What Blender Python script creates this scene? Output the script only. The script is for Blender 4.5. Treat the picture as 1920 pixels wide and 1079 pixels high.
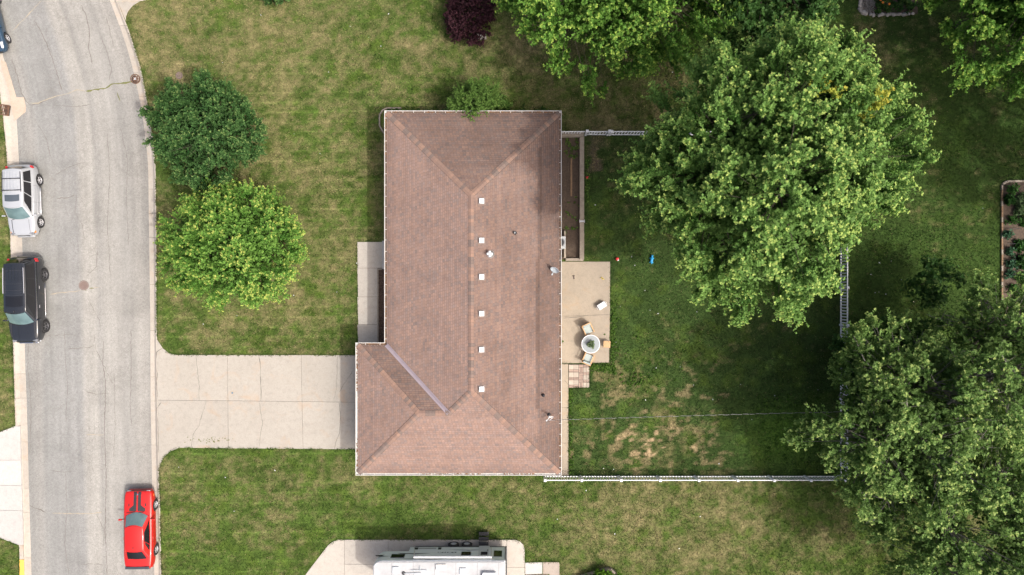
import bpy, bmesh, math, random
import numpy as np
from mathutils import Vector, Matrix
from mathutils.bvhtree import BVHTree

for _o in list(bpy.data.objects):
    bpy.data.objects.remove(_o, do_unlink=True)
SC = bpy.context.scene
COL = SC.collection
R = math.radians

# ------------------------------------------------------------------ camera, sky, sun, exposure
CAM_H = 45.0
cam_d = bpy.data.cameras.new('camera'); cam = bpy.data.objects.new('camera', cam_d); COL.objects.link(cam)
cam.location = (0, 0, CAM_H); cam.rotation_euler = (0, 0, 0)
cam_d.sensor_fit = 'HORIZONTAL'; cam_d.sensor_width = 36.0; cam_d.lens = 24.0
cam_d.clip_start = 0.1; cam_d.clip_end = 2000
SC.camera = cam

SUN_ELEV = R(55.0)
SUN_DIR = Vector((0.60, -0.36, 0)).normalized()           # towards the sun, on the ground plan
SUN_VEC = Vector((SUN_DIR.x * math.cos(SUN_ELEV), SUN_DIR.y * math.cos(SUN_ELEV), math.sin(SUN_ELEV)))
wd = bpy.data.worlds.new('World'); SC.world = wd; wd.use_nodes = True
wn = wd.node_tree; wn.nodes.clear()
wo = wn.nodes.new('ShaderNodeOutputWorld'); wb = wn.nodes.new('ShaderNodeBackground'); ws = wn.nodes.new('ShaderNodeTexSky')
ws.sky_type = 'NISHITA'; ws.sun_disc = False; ws.sun_elevation = SUN_ELEV
ws.sun_rotation = math.atan2(SUN_DIR.x, SUN_DIR.y)
ws.air_density = 0.75; ws.dust_density = 9.0; ws.ozone_density = 0.6
wb.inputs['Strength'].default_value = 0.15
wn.links.new(ws.outputs[0], wb.inputs[0]); wn.links.new(wb.outputs[0], wo.inputs[0])
sl = bpy.data.lights.new('sun', 'SUN'); so = bpy.data.objects.new('sun', sl); COL.objects.link(so)
sl.energy = 1.8; sl.angle = R(1.2); sl.color = (1.0, 0.97, 0.925)
so.rotation_euler = (-SUN_VEC).to_track_quat('-Z', 'Y').to_euler(); so.location = (30, -18, 60)
vs = SC.view_settings
vs.view_transform = 'Standard'; vs.look = 'None'; vs.gamma = 1.0; vs.use_curve_mapping = False
vs.exposure = 0.64

# ------------------------------------------------------------------ helpers
def W(px, py, z=0.0):
    """plan position in metres of a point surveyed at (px, py) on the air photo, standing at height z"""
    s = 1280.0 / (CAM_H - z)
    return ((px - 960.0) / s, (539.5 - py) / s)
def W3(px, py, z=0.0):
    x, y = W(px, py, z); return Vector((x, y, z))

class MB:
    """collects faces, builds one mesh object"""
    def __init__(s): s.v = []; s.f = []
    def add(s, vs_, fs_):
        n = len(s.v); s.v += [tuple(p) for p in vs_]; s.f += [tuple(i + n for i in f) for f in fs_]; return s
    def box(s, c, d, rz=0.0, m=None):
        hx, hy, hz = d[0]/2, d[1]/2, d[2]/2
        P = [(-hx,-hy,-hz),(hx,-hy,-hz),(hx,hy,-hz),(-hx,hy,-hz),(-hx,-hy,hz),(hx,-hy,hz),(hx,hy,hz),(-hx,hy,hz)]
        M = m if m is not None else Matrix.Rotation(rz, 4, 'Z')
        P = [M @ Vector(p) + Vector(c) for p in P]
        return s.add(P, [(0,3,2,1),(4,5,6,7),(0,1,5,4),(1,2,6,5),(2,3,7,6),(3,0,4,7)])
    def prism(s, poly, z0, z1):
        n = len(poly)
        a = sum(poly[i][0]*poly[(i+1)%n][1]-poly[(i+1)%n][0]*poly[i][1] for i in range(n))
        if a < 0: poly = poly[::-1]
        P = [(x, y, z0) for x, y in poly] + [(x, y, z1) for x, y in poly]
        return s.add(P, [tuple(range(n-1, -1, -1)), tuple(range(n, 2*n))] + [(i, (i+1)%n, n+(i+1)%n, n+i) for i in range(n)])
    def tube(s, pts, rad, n=8, caps=True):
        pts = [Vector(p) for p in pts]; rs = rad if isinstance(rad, (list, tuple)) else [rad]*len(pts)
        rings = []; up = Vector((0, 0, 1))
        for i, p in enumerate(pts):
            d = (pts[min(i+1, len(pts)-1)] - pts[max(i-1, 0)]).normalized()
            a = d.cross(up)
            if a.length < 1e-3: a = d.cross(Vector((1, 0, 0)))
            a.normalize(); b = d.cross(a)
            rings.append([p + (a*math.cos(t) + b*math.sin(t))*rs[i] for t in [2*math.pi*k/n for k in range(n)]])
        V = [q for r in rings for q in r]; F = []
        for i in range(len(pts)-1):
            for k in range(n):
                F.append((i*n+k, i*n+(k+1)%n, (i+1)*n+(k+1)%n, (i+1)*n+k))
        if caps: F += [tuple(range(n-1, -1, -1)), tuple((len(pts)-1)*n + k for k in range(n))]
        return s.add(V, F)
    def lathe(s, prof, c=(0,0,0), n=20, axis='Z'):
        V = []; F = []; m = len(prof)
        for k in range(n):
            t = 2*math.pi*k/n
            for r, h in prof:
                if axis == 'Z': p = (r*math.cos(t), r*math.sin(t), h)
                elif axis == 'Y': p = (r*math.cos(t), h, -r*math.sin(t))
                else: p = (h, r*math.cos(t), r*math.sin(t))
                V.append((p[0]+c[0], p[1]+c[1], p[2]+c[2]))
        for k in range(n):
            for j in range(m-1):
                a = k*m+j; b = ((k+1)%n)*m+j
                F.append((a, b, b+1, a+1))
        return s.add(V, F)
    def ball(s, c, r, n=10, m=6):
        prof = [(max(1e-4, math.sin(math.pi*j/m))*(r[0] if isinstance(r, tuple) else r), -math.cos(math.pi*j/m)*(r[2] if isinstance(r, tuple) else r)) for j in range(m+1)]
        return s.lathe(prof, c, n)
    def mesh(s, name):
        me = bpy.data.meshes.new(name); me.from_pydata(s.v, [], s.f); me.update(); return me
    def build(s, name, m, parent=None, smooth=False, bevel=0.0, seg=2, sharp=None):
        me = s.mesh(name); o = link(name, me, m, parent)
        if smooth: shade(me, sharp)
        if bevel:
            b = o.modifiers.new('bevel', 'BEVEL'); b.width = bevel; b.segments = seg; b.limit_method = 'ANGLE'; b.angle_limit = R(35)
        return o

def shade(me, sharp=None):
    me.polygons.foreach_set('use_smooth', [True]*len(me.polygons))
    if sharp is not None:
        try: me.set_sharp_from_angle(angle=R(sharp))
        except Exception: pass
def link(name, me, m=None, parent=None):
    o = bpy.data.objects.new(name, me); COL.objects.link(o)
    if m is not None and me is not None and len(me.materials) == 0: me.materials.append(m)
    if parent is not None: o.parent = parent
    return o
def tag(o, label=None, cat=None, group=None, kind=None):
    if label: o['label'] = label
    if cat: o['category'] = cat
    if group: o['group'] = group
    if kind: o['kind'] = kind
    return o
def thing(name, label, cat, loc=(0,0,0), rz=0.0, group=None):
    o = bpy.data.objects.new(name, None); COL.objects.link(o); o.empty_display_size = 0.2
    o.location = loc; o.rotation_euler = (0, 0, rz); return tag(o, label, cat, group)
def np_mesh(name, verts, faces, cols=None):
    me = bpy.data.meshes.new(name); k = faces.shape[1]
    me.vertices.add(len(verts)); me.vertices.foreach_set('co', verts.astype(np.float32).ravel())
    me.loops.add(faces.size); me.loops.foreach_set('vertex_index', faces.astype(np.int32).ravel())
    me.polygons.add(len(faces)); me.polygons.foreach_set('loop_start', np.arange(0, faces.size, k, dtype=np.int32))
    if cols is not None:
        a = me.attributes.new('Col', 'FLOAT_COLOR', 'POINT')
        c4 = np.ones((len(verts), 4), np.float32); c4[:, :3] = cols; a.data.foreach_set('color', c4.ravel())
    me.update(calc_edges=True); return me

def hash2(ix, iy, seed):
    h = (ix.astype(np.int64)*374761393 + iy.astype(np.int64)*668265263 + seed*974634777) & 0x7fffffff
    h = ((h ^ (h >> 13))*1274126177) & 0x7fffffff
    h = (h ^ (h >> 16)) & 0xffff
    return h/65535.0
def vnoise(x, y, seed=0):
    ix = np.floor(x); iy = np.floor(y); fx = x-ix; fy = y-iy
    fx = fx*fx*(3-2*fx); fy = fy*fy*(3-2*fy)
    a = hash2(ix, iy, seed); b = hash2(ix+1, iy, seed); c = hash2(ix, iy+1, seed); d = hash2(ix+1, iy+1, seed)
    return (a*(1-fx)+b*fx)*(1-fy)+(c*(1-fx)+d*fx)*fy
def fbm(x, y, scale, octv=4, seed=0):
    t = np.zeros_like(x, dtype=float); amp = 1; tot = 0; f = 1.0/scale
    for i in range(octv):
        t += amp*vnoise(x*f+17.3*i, y*f-9.1*i, seed+i*7); tot += amp; amp *= 0.55; f *= 2.03
    return t/tot
def sstep(a, b, x):
    t = np.clip((x-a)/(b-a), 0, 1); return t*t*(3-2*t)
def in_poly(x, y, poly):
    ins = np.zeros(x.shape, bool); n = len(poly); j = n-1
    for i in range(n):
        xi, yi = poly[i]; xj, yj = poly[j]
        c = ((yi > y) != (yj > y)) & (x < (xj-xi)*(y-yi)/((yj-yi) if yj != yi else 1e-9)+xi)
        ins ^= c; j = i
    return ins

# ------------------------------------------------------------------ materials (all procedural)
def mk(name):
    m = bpy.data.materials.new(name); m.use_nodes = True; nt = m.node_tree
    return m, nt, nt.nodes['Principled BSDF']
def N(nt, t, **kw):
    n = nt.nodes.new(t)
    for k, v in kw.items():
        if k.startswith('i_'): n.inputs[k[2:].replace('_', ' ')].default_value = v
        else: setattr(n, k, v)
    return n
def noise_n(nt, scale, detail=4, rough=0.55, coord='Object', dist=0.0):
    tc = N(nt, 'ShaderNodeTexCoord'); n = N(nt, 'ShaderNodeTexNoise')
    n.inputs['Scale'].default_value = scale; n.inputs['Detail'].default_value = detail; n.inputs['Roughness'].default_value = rough
    n.inputs['Distortion'].default_value = dist
    if coord == 'World':
        g = N(nt, 'ShaderNodeNewGeometry'); nt.links.new(g.outputs['Position'], n.inputs['Vector'])
    else: nt.links.new(tc.outputs[coord], n.inputs['Vector'])
    return n
def ramp(nt, fac, stops):
    r = N(nt, 'ShaderNodeValToRGB'); cr = r.color_ramp
    while len(cr.elements) > 1: cr.elements.remove(cr.elements[-1])
    cr.elements[0].position = stops[0][0]; cr.elements[0].color = c4(stops[0][1])
    for p, c in stops[1:]:
        e = cr.elements.new(p); e.color = c4(c)
    if fac is not None: nt.links.new(fac, r.inputs['Fac'])
    return r
def c4(c):
    if isinstance(c, (int, float)): return (c, c, c, 1)
    return (c[0], c[1], c[2], 1)
def mixc(nt, a, b, fac, mode='MIX'):
    m = N(nt, 'ShaderNodeMix', data_type='RGBA', blend_type=mode)
    for key, val in (('A', a), ('B', b)):
        sock = [s for s in m.inputs if s.name == key and s.type == 'RGBA'][0]
        if isinstance(val, (tuple, list, float, int)): sock.default_value = c4(val)
        else: nt.links.new(val, sock)
    f = [s for s in m.inputs if s.name == 'Factor' and s.type == 'VALUE'][0]
    if isinstance(fac, (int, float)): f.default_value = fac
    else: nt.links.new(fac, f)
    return [s for s in m.outputs if s.type == 'RGBA'][0]
def bump(nt, bs, h, strength=0.3, dist=0.02):
    b = N(nt, 'ShaderNodeBump'); b.inputs['Strength'].default_value = strength; b.inputs['Distance'].default_value = dist
    nt.links.new(h, b.inputs['Height']); nt.links.new(b.outputs['Normal'], bs.inputs['Normal'])
def math_n(nt, op, a, b=None):
    m = N(nt, 'ShaderNodeMath', operation=op)
    for i, v in enumerate((a, b)):
        if v is None: continue
        if isinstance(v, (int, float)): m.inputs[i].default_value = v
        else: nt.links.new(v, m.inputs[i])
    return m.outputs[0]

def simple(name, c1, c2=None, scale=6.0, rough=0.6, metal=0.0, coat=0.0, bmp=0.0, spec=0.5, vary=0.0, coord='Object'):
    m, nt, bs = mk(name)
    c2 = c2 if c2 is not None else tuple(x*0.8 for x in c1)
    n = noise_n(nt, scale, 5, 0.6, coord)
    r = ramp(nt, n.outputs['Fac'], [(0.3, c1), (0.7, c2)])
    out = r.outputs['Color']
    if vary:
        oi = N(nt, 'ShaderNodeObjectInfo')
        v = N(nt, 'ShaderNodeMapRange'); v.inputs['To Min'].default_value = 1-vary; v.inputs['To Max'].default_value = 1+vary
        nt.links.new(oi.outputs['Random'], v.inputs['Value'])
        out = mixc(nt, out, v.outputs['Result'], 1.0, 'MULTIPLY')
    nt.links.new(out, bs.inputs['Base Color'])
    bs.inputs['Roughness'].default_value = rough; bs.inputs['Metallic'].default_value = metal
    bs.inputs['Coat Weight'].default_value = coat; bs.inputs['Coat Roughness'].default_value = 0.06
    bs.inputs['Specular IOR Level'].default_value = spec
    if bmp: bump(nt, bs, n.outputs['Fac'], bmp, 0.01)
    return m

def concrete(name, base, dark, stain=(0.42, 0.26, 0.14), stain_amt=0.25, vary=0.05):
    m, nt, bs = mk(name)
    big = noise_n(nt, 0.45, 5, 0.6, 'World'); mid = noise_n(nt, 3.5, 6, 0.65, 'World', 0.4); fine = noise_n(nt, 16, 5, 0.8, 'World')
    a = ramp(nt, big.outputs['Fac'], [(0.3, base), (0.75, dark)]).outputs['Color']
    b = ramp(nt, mid.outputs['Fac'], [(0.25, 0.86), (0.5, 1.0), (0.8, 1.05)]).outputs['Color']
    c = mixc(nt, a, b, 1.0, 'MULTIPLY')
    f = ramp(nt, fine.outputs['Fac'], [(0.3, 0.84), (0.55, 1.0), (0.75, 1.1)]).outputs['Color']
    c = mixc(nt, c, f, 1.0, 'MULTIPLY')
    st = noise_n(nt, 0.8, 4, 0.6, 'World', 1.2)
    sm = ramp(nt, st.outputs['Fac'], [(0.56, 0.0), (0.72, stain_amt)]).outputs['Color']
    c = mixc(nt, c, stain, sm)
    oi = N(nt, 'ShaderNodeObjectInfo'); v = N(nt, 'ShaderNodeMapRange'); v.inputs['To Min'].default_value = 1-vary; v.inputs['To Max'].default_value = 1+vary
    nt.links.new(oi.outputs['Random'], v.inputs['Value']); c = mixc(nt, c, v.outputs['Result'], 1.0, 'MULTIPLY')
    nt.links.new(c, bs.inputs['Base Color']); bs.inputs['Roughness'].default_value = 0.9; bs.inputs['Specular IOR Level'].default_value = 0.2
    bump(nt, bs, fine.outputs['Fac'], 0.25, 0.01)
    return m

def attr_mat(name, rough=0.9, noise=(30, 0.75, 1.25), trans=0.0, spec=0.2, noise2=None, bmp=0.0):
    """colour of each blade, leaf or shingle is stored on the mesh; noise adds grain"""
    m, nt, bs = mk(name)
    at = N(nt, 'ShaderNodeAttribute', attribute_name='Col'); c = at.outputs['Color']
    if noise:
        n = noise_n(nt, noise[0], 5, 0.7, 'World')
        f = ramp(nt, n.outputs['Fac'], [(0.28, noise[1]), (0.72, noise[2])]).outputs['Color']
        c = mixc(nt, c, f, 1.0, 'MULTIPLY')
        if bmp: bump(nt, bs, n.outputs['Fac'], bmp, 0.02)
    if noise2:
        n = noise_n(nt, noise2[0], 5, 0.65, 'World', 0.3)
        f = ramp(nt, n.outputs['Fac'], [(0.3, noise2[1]), (0.7, noise2[2])]).outputs['Color']
        c = mixc(nt, c, f, 1.0, 'MULTIPLY')
    nt.links.new(c, bs.inputs['Base Color']); bs.inputs['Roughness'].default_value = rough; bs.inputs['Specular IOR Level'].default_value = spec
    if trans:
        t = N(nt, 'ShaderNodeBsdfTranslucent'); nt.links.new(mixc(nt, c, (1.0, 1.08, 0.7), 1.0, 'MULTIPLY'), t.inputs['Color'])
        mx = N(nt, 'ShaderNodeMixShader'); mx.inputs[0].default_value = trans
        out = nt.nodes['Material Output']
        nt.links.new(bs.outputs[0], mx.inputs[1]); nt.links.new(t.outputs[0], mx.inputs[2]); nt.links.new(mx.outputs[0], out.inputs['Surface'])
    return m

def asphalt():
    m, nt, bs = mk('asphalt')
    uv = N(nt, 'ShaderNodeUVMap'); uv.uv_map = 'road'
    sep = N(nt, 'ShaderNodeSeparateXYZ'); nt.links.new(uv.outputs[0], sep.inputs[0])
    # worn wheel lanes that follow the road, wobbled a little
    wob = noise_n(nt, 0.25, 3, 0.5, 'World')
    u = math_n(nt, 'ADD', math_n(nt, 'DIVIDE', sep.outputs['X'], 8.6), math_n(nt, 'MULTIPLY', math_n(nt, 'SUBTRACT', wob.outputs['Fac'], 0.5), 0.05))
    lane = ramp(nt, u, [(0.0, (0.215, 0.215, 0.204)), (0.10, (0.245, 0.241, 0.226)), (0.16, (0.224, 0.226, 0.217)), (0.44, (0.231, 0.232, 0.225)), (0.485, (0.289, 0.282, 0.261)),
                        (0.565, (0.297, 0.290, 0.267)), (0.60, (0.245, 0.241, 0.227)), (0.66, (0.283, 0.277, 0.257)), (0.74, (0.280, 0.274, 0.255)), (0.82, (0.245, 0.241, 0.226)), (0.93, (0.270, 0.262, 0.242)), (1.0, (0.234, 0.227, 0.211))]).outputs['Color']
    patch = noise_n(nt, 0.33, 5, 0.62, 'World', 0.5)
    c = mixc(nt, lane, ramp(nt, patch.outputs['Fac'], [(0.32, 0.86), (0.5, 1.0), (0.68, 1.08)]).outputs['Color'], 1.0, 'MULTIPLY')
    # long streaks along the road
    mp = N(nt, 'ShaderNodeMapping'); mp.inputs['Scale'].default_value = (2.6, 0.12, 1); nt.links.new(uv.outputs[0], mp.inputs['Vector'])
    stn = N(nt, 'ShaderNodeTexNoise'); stn.inputs['Scale'].default_value = 1.0; stn.inputs['Detail'].default_value = 4; nt.links.new(mp.outputs[0], stn.inputs['Vector'])
    c = mixc(nt, c, ramp(nt, stn.outputs['Fac'], [(0.3, 0.9), (0.7, 1.07)]).outputs['Color'], 1.0, 'MULTIPLY')
    # aggregate speckle
    sp = noise_n(nt, 26, 3, 0.8, 'World'); c = mixc(nt, c, ramp(nt, sp.outputs['Fac'], [(0.3, 0.7), (0.5, 1.0), (0.72, 1.28)]).outputs['Color'], 1.0, 'MULTIPLY')
    sp2 = noise_n(nt, 7.5, 2, 0.9, 'World'); c = mixc(nt, c, ramp(nt, sp2.outputs['Fac'], [(0.3, 0.85), (0.5, 1.0), (0.7, 1.14)]).outputs['Color'], 1.0, 'MULTIPLY')
    # crazing: alligator cracks in the worn areas
    g = N(nt, 'ShaderNodeNewGeometry')
    for sc_, w_, thr, amt in ((2.6, 0.04, 0.45, 0.5), (0.8, 0.012, 0.42, 0.5)):
        dn = noise_n(nt, sc_*1.3, 3, 0.6, 'World')
        vv = N(nt, 'ShaderNodeVectorMath', operation='ADD'); nt.links.new(g.outputs['Position'], vv.inputs[0])
        sc2 = N(nt, 'ShaderNodeVectorMath', operation='SCALE'); sc2.inputs['Scale'].default_value = 0.55/sc_; nt.links.new(dn.outputs['Color'], sc2.inputs[0]); nt.links.new(sc2.outputs[0], vv.inputs[1])
        vo = N(nt, 'ShaderNodeTexVoronoi', feature='DISTANCE_TO_EDGE'); vo.inputs['Scale'].default_value = sc_; nt.links.new(vv.outputs[0], vo.inputs['Vector'])
        line = ramp(nt, vo.outputs['Distance'], [(0.0, 1.0), (w_, 0.0)]).outputs['Color']
        area = noise_n(nt, 0.22, 3, 0.6, 'World'); am = ramp(nt, area.outputs['Fac'], [(thr, 0.0), (thr+0.13, amt)]).outputs['Color']
        c = mixc(nt, c, (0.17, 0.16, 0.145), mixc(nt, line, am, 1.0, 'MULTIPLY'))
    nt.links.new(c, bs.inputs['Base Color']); bs.inputs['Roughness'].default_value = 0.92; bs.inputs['Specular IOR Level'].default_value = 0.25
    bump(nt, bs, sp.outputs['Fac'], 0.4, 0.012)
    return m

M = {}
M['asphalt'] = asphalt()
M['lawn'] = attr_mat('lawn_soil', 0.95, (9, 0.45, 1.5), 0, 0.1, (3.0, 0.75, 1.22), 0.5)
M['grass'] = attr_mat('grass_blades', 0.75, (5, 0.8, 1.2), 0.22, 0.25)
M['leaf'] = attr_mat('leaves', 0.5, None, 0.33, 0.10)
M['shingle'] = attr_mat('asphalt_shingle', 0.93, (22, 0.82, 1.16), 0, 0.15, (0.5, 0.90, 1.06), 0.2)
M['bark'] = simple('bark', (0.085, 0.07, 0.05), (0.045, 0.038, 0.028), 5, 0.95, bmp=0.6)
M['bark_pale'] = simple('pale_bark', (0.24, 0.225, 0.195), (0.12, 0.11, 0.092), 6, 0.95, bmp=0.5)
M['concrete'] = concrete('drive_concrete', (0.362, 0.338, 0.298), (0.328, 0.304, 0.265))
M['curb'] = concrete('curb_concrete', (0.42, 0.385, 0.335), (0.37, 0.335, 0.29), vary=0.07)
M['apron'] = concrete('inlet_concrete', (0.46, 0.385, 0.31), (0.41, 0.34, 0.275))
M['white_concrete'] = concrete('new_concrete', (0.455, 0.445, 0.425), (0.425, 0.41, 0.39), stain_amt=0.05)
M['patio'] = concrete('patio_concrete', (0.37, 0.315, 0.245), (0.29, 0.25, 0.2), stain=(0.38, 0.25, 0.14), stain_amt=0.35)
M['pad'] = concrete('pad_concrete', (0.42, 0.39, 0.345), (0.38, 0.35, 0.31), stain_amt=0.1)
M['exposed'] = concrete('pebble_concrete', (0.36, 0.31, 0.265), (0.29, 0.25, 0.215))
M['paver'] = simple('paver_stone', (0.42, 0.37, 0.31), (0.35, 0.30, 0.25), 8, 0.9, vary=0.12, bmp=0.2)
M['brick'] = simple('paver_brick', (0.36, 0.27, 0.225), (0.30, 0.225, 0.185), 9, 0.9, vary=0.2, bmp=0.2)
M['joint'] = simple('joint_dirt', (0.085, 0.075, 0.06), (0.05, 0.045, 0.035), 9, 0.95)
M['crack'] = simple('crack_dirt', (0.165, 0.15, 0.13), (0.12, 0.11, 0.095), 5, 0.95)
M['weed'] = simple('crack_weeds', (0.16, 0.16, 0.06), (0.10, 0.115, 0.035), 8, 0.95, bmp=0.5)
M['seal'] = simple('crack_sealant', (0.36, 0.31, 0.235), (0.28, 0.25, 0.19), 5, 0.9)
M['yellow'] = simple('yellow_paint', (0.75, 0.47, 0.09), (0.65, 0.40, 0.08), 6, 0.8)
M['soil'] = simple('garden_soil', (0.062, 0.045, 0.034), (0.11, 0.08, 0.058), 7, 0.98, bmp=0.8)
M['mulch'] = simple('bark_mulch', (0.10, 0.06, 0.04), (0.05, 0.035, 0.028), 16, 0.98, bmp=0.8, vary=0.3)
M['white'] = simple('white_vinyl', (0.62, 0.635, 0.65), (0.57, 0.585, 0.60), 3, 0.45)
M['fence_white'] = simple('fence_vinyl', (0.80, 0.81, 0.82), (0.74, 0.75, 0.76), 3, 0.45)
M['white_metal'] = simple('white_aluminium', (0.62, 0.61, 0.585), (0.54, 0.53, 0.50), 4, 0.5)
M['siding'] = simple('cream_siding', (0.62, 0.58, 0.50), (0.56, 0.52, 0.45), 2, 0.7)
M['deck'] = simple('roof_felt', (0.055, 0.045, 0.04), (0.04, 0.033, 0.03), 3, 0.95)
M['valley'] = simple('valley_metal', (0.36, 0.31, 0.34), (0.31, 0.265, 0.29), 2, 0.5, metal=0.3)
M['debris'] = simple('gutter_debris', (0.30, 0.15, 0.06), (0.10, 0.06, 0.04), 7, 0.95, bmp=0.6)
M['steel'] = simple('galvanised_steel', (0.72, 0.73, 0.74), (0.6, 0.61, 0.63), 5, 0.28, metal=0.85)
M['black'] = simple('black_plastic', (0.025, 0.026, 0.03), (0.018, 0.018, 0.02), 6, 0.5)
M['rubber'] = simple('tyre_rubber', (0.028, 0.028, 0.03), (0.02, 0.02, 0.021), 8, 0.8)
M['rust'] = simple('rusty_iron', (0.20, 0.105, 0.06), (0.10, 0.06, 0.045), 12, 0.85, metal=0.2, bmp=0.4)
M['iron'] = simple('cast_iron', (0.17, 0.13, 0.115), (0.24, 0.175, 0.145), 14, 0.8, metal=0.2, bmp=0.3)
M['pink_iron'] = simple('worn_iron', (0.21, 0.155, 0.135), (0.15, 0.11, 0.098), 20, 0.85, bmp=0.3)
M['timber'] = simple('grey_timber', (0.33, 0.285, 0.23), (0.23, 0.195, 0.155), 5, 0.9, bmp=0.4, vary=0.1)
M['brown_timber'] = simple('brown_board', (0.26, 0.17, 0.10), (0.18, 0.115, 0.07), 6, 0.9, bmp=0.4)
M['teak'] = simple('teak', (0.56, 0.35, 0.17), (0.46, 0.28, 0.13), 7, 0.6, vary=0.06)
M['cushion'] = simple('pale_cushion', (0.36, 0.41, 0.395), (0.32, 0.37, 0.355), 6, 0.9)
M['dish'] = simple('dish_grey', (0.45, 0.50, 0.53), (0.40, 0.45, 0.48), 4, 0.5)
M['red_toy'] = simple('red_plastic', (0.75, 0.05, 0.05), (0.65, 0.04, 0.045), 5, 0.4)
M['blue_toy'] = simple('blue_plastic', (0.03, 0.33, 0.62), (0.02, 0.27, 0.55), 5, 0.4)
M['yellow_toy'] = simple('yellow_plastic', (0.75, 0.58, 0.03), (0.68, 0.5, 0.03), 5, 0.4)
M['chrome'] = simple('chrome', (0.8, 0.8, 0.82), (0.75, 0.75, 0.77), 3, 0.12, metal=1.0)
M['rim'] = simple('wheel_alloy', (0.62, 0.62, 0.64), (0.52, 0.52, 0.54), 5, 0.35, metal=0.4)
M['dark_rim'] = simple('dark_alloy', (0.20, 0.20, 0.21), (0.14, 0.14, 0.15), 5, 0.35, metal=0.6)
M['dark_glass'] = simple('tinted_glass', (0.012, 0.013, 0.016), (0.01, 0.01, 0.012), 2, 0.05, spec=0.6)
M['screen_glass'] = simple('windscreen', (0.13, 0.20, 0.205), (0.075, 0.125, 0.13), 1.6, 0.06, spec=0.9)
M['lamp_clear'] = simple('clear_lamp', (0.55, 0.57, 0.6), (0.4, 0.42, 0.45), 9, 0.12, spec=0.8)
M['lamp_red'] = simple('red_lamp', (0.55, 0.015, 0.02), (0.4, 0.01, 0.015), 9, 0.15, spec=0.8)
M['lamp_amber'] = simple('amber_lamp', (0.8, 0.25, 0.03), (0.7, 0.2, 0.02), 9, 0.2)
M['paint_red'] = simple('red_paint', (0.50, 0.012, 0.009), (0.46, 0.010, 0.008), 2, 0.4, coat=0.5)
M['paint_silver'] = simple('silver_paint', (0.46, 0.48, 0.50), (0.43, 0.45, 0.475), 2, 0.3, metal=0.3, coat=0.8)
M['paint_black'] = simple('black_paint', (0.016, 0.018, 0.022), (0.012, 0.014, 0.018), 2, 0.2, coat=1.0)
M['paint_blue'] = simple('dark_blue_paint', (0.012, 0.045, 0.085), (0.01, 0.035, 0.07), 2, 0.25, coat=1.0)
M['stripe'] = simple('matt_black_stripe', (0.03, 0.03, 0.033), (0.022, 0.022, 0.025), 5, 0.55)
M['trailer'] = simple('trailer_side', (0.84, 0.875, 0.89), (0.79, 0.83, 0.845), 0.8, 0.35, coat=0.3)
M['trailer_roof'] = simple('trailer_roof_membrane', (0.43, 0.44, 0.45), (0.33, 0.335, 0.34), 1.6, 0.6)
M['clear_glass'] = simple('frosted_glass_top', (0.27, 0.30, 0.31), (0.23, 0.26, 0.27), 3, 0.12, spec=0.7)
M['stone'] = simple('field_stone', (0.36, 0.33, 0.30), (0.22, 0.20, 0.18), 6, 0.9, bmp=0.5, vary=0.25)
M['marigold'] = simple('orange_petals', (0.8, 0.25, 0.02), (0.7, 0.18, 0.02), 9, 0.7)
# ------------------------------------------------------------------ the ground plan: curbs and road
def smooth_line(pts, y0=-140, y1=1220, step=4):
    ys = np.arange(y0, y1+1, step); p = np.array(sorted(pts, key=lambda q: q[1]), float)
    xs = np.interp(ys, p[:, 1], p[:, 0]); k = np.ones(15)/15
    xs = np.convolve(np.pad(xs, 7, mode='edge'), k, 'valid')
    return ys, xs
IR = smooth_line([(140,-140),(181,-60),(204.6,0),(230,67),(247,125),(258,173),(267,222),(276.5,304),(278,435),(280.5,600),(281,750),(283.7,900),(288,1079),(291,1220)])
OR = smooth_line([(156,-140),(196,-60),(219,0),(236,42),(253.5,89),(266,133),(276,189),(285,240),(292,304),(293.5,450),(294,600),(296,750),(299,900),(303,1079),(306,1220)])
IL = smooth_line([(-100,-140),(-55,-60),(-28,0),(-10,60),(4.5,109),(16,145),(26,190),(30,240),(31.7,280),(36,350),(39.6,456),(42,560),(44.5,660),(49,798),(52,920),(57,1079),(60,1220)])
OL = smooth_line([(-122,-140),(-78,-60),(-52,0),(-32,60),(-14,109),(-4,145),(3,200),(8,240),(12,280),(16,350),(19.4,456),(22,560),(25,660),(29,798),(34,950),(37,1049),(38,1079),(40,1220)])
def edge_px(line, py): return float(np.interp(py, line[0], line[1]))
def edge_m(line, ys_m):
    """x of a curb line (metres) at plan y (metres)"""
    px = np.interp(539.5-ys_m*1280/CAM_H, line[0], line[1]); return (px-960)*CAM_H/1280

M['far_grass'] = simple('distant_turf', (0.058, 0.082, 0.022), (0.11, 0.105, 0.045), 0.6, 0.95, coord='Object')
ground = MB().add([(-400,-400,-0.14),(400,-400,-0.14),(400,400,-0.14),(-400,400,-0.14)], [(0,1,2,3)]).build('ground', M['far_grass'])
tag(ground, 'rough turf ground stretching beyond the lawns and road', kind='structure')

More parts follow.
